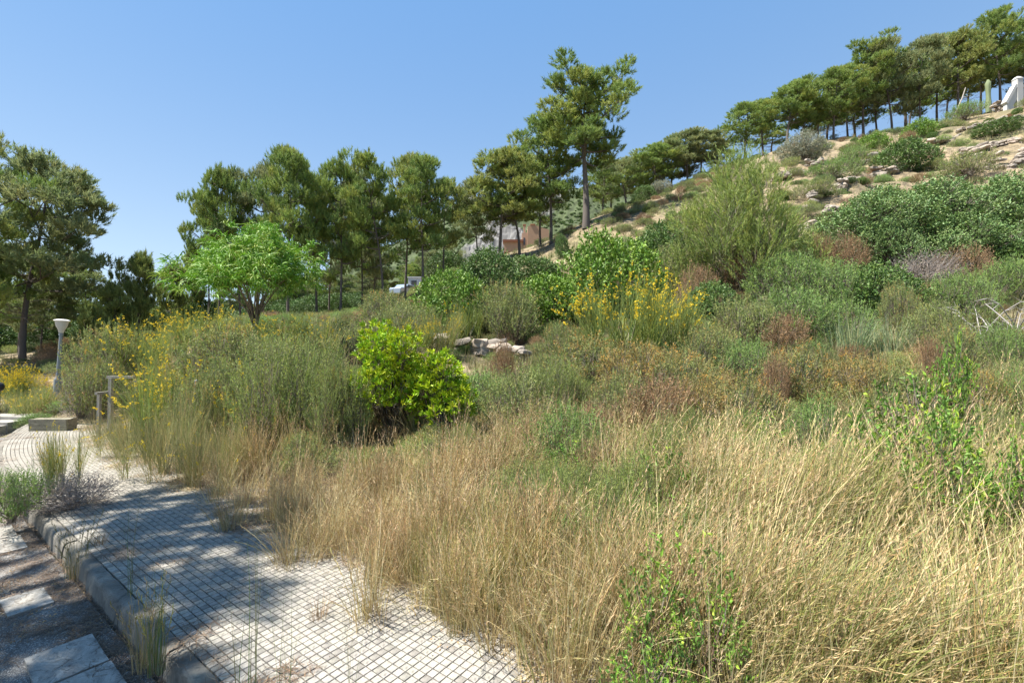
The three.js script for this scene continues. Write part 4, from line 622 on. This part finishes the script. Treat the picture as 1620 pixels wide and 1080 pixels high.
// ------------------------------------------------------------------ tufts on kerb and pavement, countable
R = mulberry(660);
{
  const RG = [[0.1, 0.17, 0.05], [0.13, 0.19, 0.06], [0.2, 0.2, 0.08]], RD = [[0.4, 0.31, 0.16], [0.3, 0.26, 0.12], [0.2, 0.2, 0.08]];
  const rushG = tuftGeo(661, { n: 46, base: 0.05, h: 0.75, spread: 0.28, arch: 0.12, wid: 0.0045, pal: RG, heads: 0.12, headC: [0.5, 0.45, 0.12] }), mixG = tuftGeo(662, { n: 70, base: 0.06, h: 0.55, spread: 0.5, arch: 0.2, wid: 0.0035, pal: RD, heads: 0.2 }), stubG = tuftGeo(663, { n: 90, base: 0.05, h: 0.22, spread: 0.7, arch: 0.3, wid: 0.003, pal: [[0.3, 0.2, 0.11], [0.38, 0.27, 0.15], [0.22, 0.16, 0.09]] }), stalkG = tuftGeo(664, { n: 9, base: 0.05, h: 0.85, spread: 0.22, arch: 0.08, wid: 0.005, pal: RG, heads: 0.2, headC: [0.45, 0.4, 0.12] });
  const put = (name, label, geo, w, s, y, sc, cat = 'grass tuft') => { const o = thing(name, label, cat, 'tufts on the kerb and pavement'); part('blade', geo, M.grass, o).userData.kind = 'stuff'; const p = onRoad(w, s, y); o.position.copy(p); o.scale.setScalar(sc); o.rotation.y = w * 5; };
  const toRoad = (px, py, y = 0) => { const d = F * (EYE - y) / (py - HZ), x = Xof(px, d), w = wOf(x, d); return [w, sOf(x, d) - bend(Math.max(0, w))]; };
  const P = (px, py, y) => toRoad(px, py, y);
  put('rush_tuft', 'green rush tuft growing over the kerb nearest the camera', rushG, ...P(255, 1050, 0), 0, 0.8);
  put('grass_tuft', 'dry straw tuft mixed into the nearest kerb rush tuft', mixG, ...P(235, 1045, 0), 0, 0.8);
  put('rush_tuft', 'green and straw tuft in the gutter halfway along the kerb', mixG, ...P(125, 905, -0.1), -0.12, 0.95);
  put('rush_tuft', 'thin rush stalks rising from the kerb joint', stalkG, ...P(215, 940, 0), 0, 0.9);
  put('rush_tuft', 'tall thin green stalks at the lower edge of the pavement', stalkG, ...P(395, 1100, 0), 0, 1.0);
  put('rush_tuft', 'second bunch of tall thin stalks at the lower picture edge', stalkG, ...P(450, 1130, 0), 0, 0.85);
  put('rush_tuft', 'thin stalks at the lower edge right of the others', stalkG, ...P(560, 1120, 0), 0, 0.6);
  put('grass_tuft', 'small rusty dry tuft out on the pavement', stubG, ...P(508, 975, 0), 0, 0.9);
  put('grass_tuft', 'dark little dead tuft at the pavement edge', stubG, ...P(350, 815, 0), 0, 0.9);
  put('grass_tuft', 'dry tuft standing on the tiles left of the field edge', mixG, ...P(595, 945, 0), 0, 0.6);
  put('grass_tuft', 'dry tuft at the tile edge in front of the grass', mixG, ...P(718, 1000, 0), 0, 0.6);
  put('grass_tuft', 'sparse dry stalks by the kerb joint behind the nearest tuft', stubG, ...P(160, 860, 0), 0, 0.9);
  put('rush_tuft', 'thin stalks in front of the grey twiggy bush on the kerb', stalkG, ...P(60, 790, 0), 0, 1.2);
}
{ // grey twiggy bush on the kerb and its dark neighbour
  const mk = (k, w, s, sx, sy, label, name) => { const g = B[k].clone(); g.name = numbered(name); g.userData = {}; tag(g, label, 'shrub'); const p = onRoad(w, s, 0); g.position.copy(p); g.scale.set(sx, sy, sx); g.rotation.y = w; scene.add(g); };
  mk('greyT', 6.5, 1.15, 0.55, 0.5, 'grey twiggy dry bush sprawling over the kerb', 'heath_shrub');
  mk('greenA', 6.6, 0.75, 0.45, 0.6, 'dark green weed in the gutter at the left edge', 'heath_shrub');
  mk('broomC', 7.4, 1.25, 0.35, 0.6, 'thin rushy broom standing on the pavement at left', 'broom_shrub');
}

{ // the wood behind the pine clump and the lamp, too far off to count
  R = mulberry(690);
  const wood = stuff('far_wood', 'dense dark pine wood in the distance behind the middle clump'), lists = [[], [], []];
  for (let n = 0; n < 95; n++) { const px = rr(-160, 735), d = rr(46, 95), x = Xof(px, d), y = ground(x, d), s = rr(0.45, 0.75), e = rr(0.8, 1.05); if (px > 600 && d < 70) continue; if (px > 150 && px < 320 && d < 60) continue; lists[n % 3].push([x, d, y - 0.2, R() * 6.28, s * 1.2, s, [e, e, e]]); }
  const low = []; for (let n = 0; n < 240; n++) { const px = rr(-160, 720), d = rr(30, 70), x = Xof(px, d), s = rr(0.9, 1.8), e = rr(0.8, 1.1); if ((px > 330 && d < 40) || (px > 585 && px < 700)) continue; low.push([x, d, ground(x, d) - 0.1, R() * 6.28, s, s * rr(0.7, 1.1), [e, e, e]]); }
  scatter(wood, 'wood_undergrowth', B.lentA.children.find((c) => c.name === 'foliage').geometry, M.gloss, low);
  [0, 2, 5].forEach((k, n) => PINES[k].children.forEach((c) => scatter(wood, c.name === 'trunk' ? 'wood_trunk' : 'wood_crown', c.geometry, c.material, lists[n])));
}
// ------------------------------------------------------------------ stones
R = mulberry(700);
const stoneGeos = [];
for (let k = 0; k < 7; k++) {
  const g = new THREE.IcosahedronGeometry(0.5, 1), p = g.attributes.position, col = new Float32Array(p.count * 3);
  for (let q = 0; q < p.count; q++) { const x = p.getX(q), y = p.getY(q), z = p.getZ(q), n = 1 + noise(x * 2.3 + k * 5, y * 2.3, z * 2.3) * 0.45, b = (v) => Math.sign(v) * Math.pow(Math.abs(v) * 2, 0.65) / 2; p.setXYZ(q, b(x) * n, b(y) * n * 0.6, b(z) * n * 0.8); const c = 0.9 + noise(x * 5, y * 5, z * 5 + k) * 0.35; col.set([c, c, c], q * 3); }
  g.setAttribute('color', new THREE.BufferAttribute(col, 3)); g.deleteAttribute('uv'); g.computeVertexNormals(); stoneGeos.push(g);
}
const stoneMats = [[0.34, 0.28, 0.225], [0.29, 0.25, 0.21], [0.37, 0.32, 0.265], [0.24, 0.21, 0.18]].map((c) => { const m = M.stone.clone(); m.color.setRGB(...c); return m; });
function stoneRow(name, label, pts, size, rows, cat = 'stone wall', group) { // pts: [x, d] along the wall; rows of stones upwards
  const root = thing(name, label, cat, group), o0 = V(pts[0][0], ground(...pts[0]), -pts[0][1]); root.position.copy(o0);
  for (const [x, d] of pts) for (let r = 0; r < rows; r++) {
    if (r && R() < 0.3) continue;
    const s = size * rr(0.6, 1.35), o = part('stone', stoneGeos[Math.floor(R() * 7)], stoneMats[Math.floor(R() * 4)], root), x2 = x + sg() * size * 0.3, d2 = d + sg() * size * 0.3;
    o.position.set(x2, ground(x2, d2) + s * 0.12 + r * size * 0.5, -d2).sub(o0); o.scale.set(s * rr(1, 1.6), s * rr(0.7, 1), s * rr(0.8, 1.2)); o.rotation.set(sg() * 0.25, R() * 6.28, sg() * 0.25);
  }
  return root;
}
{ const pts = []; for (let k = 0; k <= 15; k++) { const t = k / 15, px = mix(688, 832, t), d = depthOf(px, mix(550, 570, t)); pts.push([Xof(px, d), d]); } stoneRow('ruined_wall', 'low ruined dry-stone wall half hidden right of the vivid bush', pts, 0.42, 2); }
// dry-stone terrace edges on the right hillside: found where the ground steps
{
  const edges = [[1225, 1330, 24.5, 27.5, 'pale stones of the terrace edge left of the silvery shrub'], [1268, 1370, 20, 23.5, 'stone terrace edge below the spreading green bush'], [1270, 1325, 18.2, 18.9, 'short pale stone edge behind the young pine'], [1350, 1420, 26.5, 29, 'stone terrace edge left of the dark round shrub'], [1440, 1530, 28, 30, 'pale stone edge between ridge pines and dark round shrub'], [1500, 1620, 24.5, 24, 'pale stone bank below the stair'], [1540, 1640, 22, 21.5, 'lower pale stone bank at the right picture edge'], [1545, 1640, 29.5, 28, 'upper stone bank at the foot of the stair'], [1345, 1385, 18.4, 18.6, 'few pale stones above the bluish shrub bank'], [1380, 1470, 24, 25.5, 'stones in front of the dark round shrub']];
  for (const [p0, p1, d0, d1, l] of edges) { const pts = [], n = Math.round((p1 - p0) / 2.4); for (let k = 0; k <= n; k++) { const t = k / n, d = mix(d0, d1, t) + fbm(k * 0.2, p0, 2) * 1.4; pts.push([Xof(mix(p0, p1, t), d), d]); } stoneRow('terrace_wall', l, pts, 0.3, 2, 'stone wall', 'terrace edges'); }
}
{ // loose blocks at the far end of the pavement
  const root = thing('stone_block', 'oblong grey concrete block lying at the far end of the pavement', 'block');
  const g = new THREE.BoxGeometry(0.72, 0.24, 0.26, 6, 3, 3), p = g.attributes.position; for (let q = 0; q < p.count; q++) p.setXYZ(q, p.getX(q) + fbm(p.getY(q) * 9, p.getZ(q) * 9, 2, 1) * 0.03, p.getY(q) + fbm(p.getX(q) * 4, p.getZ(q) * 7, 2, 5) * 0.05, p.getZ(q)); g.computeVertexNormals();
  part('block', g, new THREE.MeshStandardMaterial({ map: concreteTex, color: new THREE.Color(0.7, 0.68, 0.55), roughness: 1 }), root);
  const d = 9.5, x = Xof(86, d); root.position.set(x, 0.125, -d); root.rotation.y = 0.08;
}
{ // pale steps at the left edge
  const root = thing('stone_steps', 'low pale concrete steps at the left edge beyond the kerb', 'steps'), d0 = 10.2, x0 = Xof(-6, d0); root.position.set(x0, Math.max(-0.13, ground(x0, d0 - 0.5) - 0.05), -d0);
  for (let k = 0; k < 4; k++) { const g = new THREE.BoxGeometry(2.3, 0.4, 0.55, 8, 1, 2), p = g.attributes.position; for (let q = 0; q < p.count; q++) p.setY(q, p.getY(q) + fbm(p.getX(q) * 3, p.getZ(q) * 3 + k, 2) * 0.02); g.computeVertexNormals(); const o = part('step', g, mConcrete, root); o.position.set(-0.75, -0.12 + k * 0.06, 0.9 - k * 0.5); o.rotation.y = 0.06 * sg(); }
}
{ // weathered white frame in the broom
  const d = 8.8, x = Xof(176, d), root = thing('metal_frame', 'weathered white frame standing in the broom behind the pavement', 'frame'), m = new THREE.MeshStandardMaterial({ color: new THREE.Color(0.9, 0.9, 0.88), roughness: 0.8, map: concreteTex }); root.position.set(x, ground(x, d), -d);
  const H = Yof(598, d) - ground(x, d);
  const bar = (n, w, h, t, px, py, pz) => { const o = part(n, new THREE.BoxGeometry(w, h, t), m, root); o.position.set(px, py, pz); };
  bar('post', 0.06, H, 0.06, 0, H / 2, 0); bar('post', 0.05, H * 0.75, 0.05, -0.13, H * 0.375, 0.1); bar('post', 0.05, H, 0.05, 0.4, H / 2 - 0.02, -0.1); bar('top_bar', 0.52, 0.045, 0.07, 0.18, H + 0.02, -0.02); bar('side_bar', 0.05, 0.045, 0.3, -0.06, H * 0.76, 0.1);
}
{ // thin fence post in the broom
  const d = 6.9, x = Xof(311, d), y = ground(x, d), h = Yof(608, d) - y, root = thing('fence_post', 'thin blue-grey metal post standing in the broom', 'post'), m = new THREE.MeshStandardMaterial({ color: new THREE.Color(0.14, 0.17, 0.21), roughness: 0.6, metalness: 0.4 });
  root.position.set(x, y, -d); const o = part('shaft', new THREE.CylinderGeometry(0.022, 0.022, h + 0.1, 10), m, root); o.position.y = h / 2; part('cap', new THREE.SphereGeometry(0.026, 10, 6), m, root).position.y = h + 0.05;
}
{ // street lamp
  const d = 13, x = Xof(90, d), y = ground(x, d), top = Yof(504, d), H = top - y, root = thing('street_lamp', 'grey street lamp with flared lantern head above the yellow broom', 'street lamp');
  root.position.set(x, y, -d); root.rotation.z = -0.05;
  const m = new THREE.MeshStandardMaterial({ color: new THREE.Color(0.2, 0.23, 0.25), roughness: 0.55, metalness: 0.3 }), glass = new THREE.MeshPhysicalMaterial({ color: new THREE.Color(0.55, 0.56, 0.55), roughness: 0.45, transmission: 0.25, thickness: 0 }), white = new THREE.MeshStandardMaterial({ color: new THREE.Color(0.75, 0.75, 0.74), roughness: 0.5 });
  part('post', new THREE.LatheGeometry([[0.085, 0], [0.085, 0.7], [0.06, 0.75], [0.05, 0.8], [0.038, H - 0.45]].map(([a, b]) => new THREE.Vector2(a, b)), 14), m, root);
  const head = part('lantern', new THREE.LatheGeometry([[0.04, 0], [0.055, 0.02], [0.075, 0.1], [0.12, 0.2], [0.15, 0.34], [0.155, 0.36]].map(([a, b]) => new THREE.Vector2(a, b)), 22), glass, root); head.position.y = H - 0.41;
  const cap = part('lid', new THREE.LatheGeometry([[0.0, 0.04], [0.1, 0.034], [0.165, 0.014], [0.18, 0], [0.17, -0.015], [0, -0.008]].map(([a, b]) => new THREE.Vector2(a, b)), 22), white, root); cap.position.y = H - 0.05;
  part('collar', new THREE.CylinderGeometry(0.048, 0.052, 0.07, 14), m, root).position.y = H - 0.44;
}
{ // black knob that just enters the picture at the left edge
  const d = 5, x = Xof(-3, d), root = thing('black_post', 'black rounded post top just entering the left picture edge', 'post'), y = ground(x, d), h = Yof(604, d) - y, m = new THREE.MeshStandardMaterial({ color: new THREE.Color(0.012, 0.012, 0.013), roughness: 0.5 });
  root.position.set(x, y, -d); part('shaft', new THREE.CylinderGeometry(0.022, 0.028, h - 0.06, 12), m, root).position.y = (h - 0.06) / 2; part('knob', new THREE.SphereGeometry(0.055, 18, 12), m, root).position.y = h - 0.055;
}
// ------------------------------------------------------------------ far things
{ // rocky hill behind the peach house
  R = mulberry(720);
  const gb = new GB(), nx = 190, nz = 90, hill = (px, d) => {
    const ridgeY = mix(395, 318, sstep(600, 765, px)) - 18 * sstep(765, 1000, px), e = sstep(150, 262, d), back = sstep(262, 340, d);
    return mix(Yof(455, 150), Yof(ridgeY, 262), Math.pow(e, 0.9)) - back * 40;
  };
  for (let j = 0; j <= nz; j++) for (let i = 0; i <= nx; i++) {
    const px = mix(520, 1120, i / nx), d = mix(150, 330, j / nz), x = Xof(px, d), n = fbm(x * 0.05, d * 0.05, 5, 2.2), rid = 1 - Math.abs(fbm(x * 0.07, d * 0.05, 5, 7.7)) * 2.2;
    const rock = sstep(-0.02, 0.14, fbm(x * 0.03, d * 0.03, 4, 4.4) + 0.2 * sstep(670, 705, px) * sstep(840, 790, px) - 0.1), y = hill(px, d) + n * 7 + rock * rid * 2.6 + fbm(x * 0.3, d * 0.3, 4, 8.8) * (1.2 + rock * 3.2);
    const gr = fbm(x * 0.4, d * 0.4, 3, 1.1), c = [0, 1, 2].map((k) => mix([0.05, 0.068, 0.026][k] * (1 + gr * 1.4), [0.125, 0.122, 0.118][k] * (1 + gr * 2.2), rock));
    gb.v(x, y, -d, c);
  }
  for (let j = 0; j < nz; j++) for (let i = 0; i < nx; i++) { const a = j * (nx + 1) + i; gb.t(a, a + 1, a + nx + 2); gb.t(a, a + nx + 2, a + nx + 1); }
  structure('rocky_hill', gb.build(), new THREE.MeshStandardMaterial({ vertexColors: true, roughness: 1, flatShading: true }));
  const far = stuff('hill_scrub', 'dark green bushes dotted over the far rocky hill'), items = [];
  for (let k = 0; k < 6500; k++) { const px = rr(560, 1080), d = rr(152, 285), x = Xof(px, d), n = fbm(x * 0.05, d * 0.05, 5, 2.2); if (fbm(x * 0.03, d * 0.03, 4, 4.4) + 0.06 * sstep(660, 720, px) > 0.06 && R() < 0.6) continue; const s = rr(0.25, 0.9), e = rr(0.75, 1.1); items.push([x, d, hill(px, d) + n * 7 - 0.3, R() * 6, s, s * 0.8, [e, e, e]]); }
  scatter(far, 'bush_clump', B.lentB.children.find((c) => c.name === 'foliage').geometry, M.gloss, items);
}
{ // peach house
  const d = 105, x = Xof(843, d), y = Yof(396, d), S = d / F, root = thing('peach_house', 'peach rendered house with tiled lower wing behind the pines', 'house'); root.position.set(x, y, -d);
  const wall = new THREE.MeshStandardMaterial({ color: new THREE.Color(0.3, 0.195, 0.125), roughness: 0.95 }), pale = new THREE.MeshStandardMaterial({ color: new THREE.Color(0.36, 0.24, 0.165), roughness: 0.95 }), tile = new THREE.MeshStandardMaterial({ color: new THREE.Color(0.28, 0.12, 0.07), roughness: 0.9 }), dark = new THREE.MeshStandardMaterial({ color: new THREE.Color(0.05, 0.05, 0.055), roughness: 0.3 });
  const X = (px) => (px - 843) * S, Y = (py) => (396 - py) * S;
  const sh = new THREE.Shape(); [[835, 400], [835, 357], [842, 354], [847, 355], [869, 362], [869, 400]].forEach(([a, b], k) => k ? sh.lineTo(X(a), Y(b)) : sh.moveTo(X(a), Y(b)));
  const g = new THREE.ExtrudeGeometry(sh, { depth: 7, bevelEnabled: false }); g.translate(0, 0, -7); part('wall', g, wall, root);
  const bx = (n, m, a0, a1, b0, b1, z0, z1) => { const o = part(n, new THREE.BoxGeometry(X(a1) - X(a0), Y(b1) - Y(b0), z1 - z0), m, root); o.position.set((X(a0) + X(a1)) / 2, (Y(b0) + Y(b1)) / 2, (z0 + z1) / 2); return o; };
  bx('side_wall', pale, 826, 835.2, 398, 366, -6, -0.6); bx('wing', wall, 797, 826, 398, 380, -5, 0.3); const rf = bx('wing_roof', tile, 795.5, 828, 380, 376.5, -5.4, 0.8); rf.rotation.x = 0.12; bx('eaves', pale, 795.8, 827.5, 381, 379.8, 0.3, 0.7);
  bx('window', dark, 828.3, 831, 386, 374, -0.62, -0.55); bx('parapet', tile, 839, 847, 354.6, 353.2, -2, 0.2); const ch = bx('chimney', pale, 829, 832, 366, 349, -4, -3); part('chimney_cap', new THREE.BoxGeometry(0.7, 0.18, 1.3), tile, ch).position.y = 1.3;
}
{ // small white building far behind the pine clump, and the car before it
  const d = 62, x = Xof(655, d), y = ground(x, d), S = d / F, root = thing('white_building', 'small white building with a dark window seen between the pine trunks', 'building'); root.position.set(x, y, -d);
  const w = new THREE.MeshStandardMaterial({ color: new THREE.Color(0.5, 0.51, 0.52), roughness: 0.9 }), dk = new THREE.MeshStandardMaterial({ color: new THREE.Color(0.06, 0.055, 0.05), roughness: 0.4 }), H = Yof(439, d) - y;
  const bx = (n, m, W, h, D, px, py, pz) => { const o = part(n, new THREE.BoxGeometry(W, h, D), m, root); o.position.set(px, py, pz); return o; };
  bx('wall', w, 1.7, H, 3, 0, H / 2, -1.5); bx('roof', w, 1.9, 0.14, 3.2, 0, H + 0.07, -1.5); const win = bx('window', dk, 0.72, 0.66, 0.05, -0.05, H - 0.72, 0.02); part('frame', new THREE.BoxGeometry(0.84, 0.07, 0.1), w, win).position.set(0, -0.37, 0.01);
}
{
  const d = 56, x = Xof(640, d), root = thing('parked_car', 'pale parked car half hidden below the small white building', 'car'), S = d / F, y = ground(x, d); root.position.set(x, y, -d); root.rotation.y = 1.2;
  const paint = new THREE.MeshPhysicalMaterial({ color: new THREE.Color(0.22, 0.26, 0.32), roughness: 0.3, clearcoat: 1 }), gl = new THREE.MeshPhysicalMaterial({ color: new THREE.Color(0.04, 0.06, 0.09), roughness: 0.1 }), ru = new THREE.MeshStandardMaterial({ color: new THREE.Color(0.03, 0.03, 0.03), roughness: 0.9 });
  const sh = new THREE.Shape(); [[-2, 0.3], [-2, 0.75], [-1.9, 0.85], [-1.1, 0.95], [-0.5, 1.4], [0.9, 1.42], [1.5, 0.98], [2, 0.9], [2.05, 0.3]].forEach(([a, b], k) => k ? sh.lineTo(a, b) : sh.moveTo(a, b));
  const g = new THREE.ExtrudeGeometry(sh, { depth: 1.5, bevelEnabled: true, bevelSize: 0.08, bevelThickness: 0.1, bevelSegments: 3 }); g.translate(0, 0, -0.75); part('body', g, paint, root);
  const s2 = new THREE.Shape(); [[-0.98, 0.98], [-0.46, 1.36], [0.86, 1.37], [1.3, 0.99]].forEach(([a, b], k) => k ? s2.lineTo(a, b) : s2.moveTo(a, b)); const g2 = new THREE.ExtrudeGeometry(s2, { depth: 1.74, bevelEnabled: false }); g2.translate(0, 0, -0.87); part('window', g2, gl, root);
  for (const a of [-1.25, 1.25]) for (const b of [-0.75, 0.75]) { const o = part('wheel', new THREE.CylinderGeometry(0.32, 0.32, 0.22, 18), ru, root); o.rotation.x = Math.PI / 2; o.position.set(a, 0.3, b); }
}
{ // top right: cactus, stone wall, white stair
  const d = 37, x = Xof(1573, d), y = ground(x, d), h = Yof(121, d) - y, root = thing('column_cactus', 'single green column cactus beside the stair on the ridge', 'cactus'); root.position.set(x, y, -d);
  const pr = 16, g = new THREE.CylinderGeometry(0.17, 0.17, h, pr * 2, 10), p = g.attributes.position; for (let q = 0; q < p.count; q++) { const a = Math.atan2(p.getZ(q), p.getX(q)), rad = Math.hypot(p.getX(q), p.getZ(q)), e = (p.getY(q) / h + 0.5), k = (1 + 0.12 * Math.cos(a * pr)) * (0.9 + 0.12 * Math.sin(e * 9)) * Math.sqrt(Math.max(0.02, 1 - Math.pow(Math.max(0, (e - 0.9) / 0.1), 2.5) * 0.9)); if (rad > 0.01) { p.setX(q, p.getX(q) * k); p.setZ(q, p.getZ(q) * k); } }
  g.computeVertexNormals(); part('stem', g, new THREE.MeshStandardMaterial({ color: new THREE.Color(0.16, 0.2, 0.1), roughness: 0.8 }), root).position.y = h / 2;
}
{
  const d = 35, x = Xof(1600, d), S = d / F, y = ground(x, d), root = thing('garden_stair', 'white stair parapet with capped pillar at the top right corner', 'stair'); root.position.set(x, y, -d);
  const w = new THREE.MeshStandardMaterial({ color: new THREE.Color(0.42, 0.42, 0.41), roughness: 0.8 }), br = new THREE.MeshStandardMaterial({ color: new THREE.Color(0.4, 0.25, 0.18), roughness: 0.95 });
  const X = (px) => (px - 1600) * S, Y = (py) => Yof(py, d) - y, sh = new THREE.Shape();
  [[1596, 176], [1597, 160], [1611, 138], [1640, 138], [1640, 176]].forEach(([a, b], k) => k ? sh.lineTo(X(a), Y(b)) : sh.moveTo(X(a), Y(b)));
  const hole = new THREE.Path(); [[1608, 170], [1608, 163], [1616, 150], [1634, 150], [1634, 170]].forEach(([a, b], k) => k ? hole.lineTo(X(a), Y(b)) : hole.moveTo(X(a), Y(b))); sh.holes.push(hole);
  const g = new THREE.ExtrudeGeometry(sh, { depth: 0.25, bevelEnabled: true, bevelSize: 0.02, bevelThickness: 0.02, bevelSegments: 1 }); part('parapet', g, w, root);
  const pl = part('pillar', new THREE.BoxGeometry(0.42, Y(122) - Y(180), 0.42), w, root); pl.position.set(X(1617), (Y(122) + Y(180)) / 2, 0.13); part('cap', new THREE.CylinderGeometry(0.16, 0.34, 0.18, 4, 1).rotateY(Math.PI / 4), w, pl).position.y = (Y(122) - Y(180)) / 2 + 0.09;
  const rail = new THREE.Shape(); [[1594, 160], [1610, 132], [1640, 132], [1640, 137], [1612, 137], [1597, 163]].forEach(([a, b], k) => k ? rail.lineTo(X(a), Y(b)) : rail.moveTo(X(a), Y(b))); const g2 = new THREE.ExtrudeGeometry(rail, { depth: 0.4, bevelEnabled: false }); g2.translate(0, 0, -0.07); part('handrail', g2, w, root);
  for (let k = 0; k < 6; k++) { const o = part('tread', new THREE.BoxGeometry(1.2, 0.16, 0.9), br, root); o.position.set(X(1600) + 0.28 * k + 0.6, Y(176) + 0.16 * k - 0.05, -0.6); }
  const pts = []; for (let k = 0; k <= 6; k++) pts.push([Xof(mix(1583, 1597, k / 6), 35.6), 35.6]); stoneRow('stone_wall', 'rough stone wall between cactus and white stair', pts, 0.45, 5);
}
renderer.render(scene, camera);
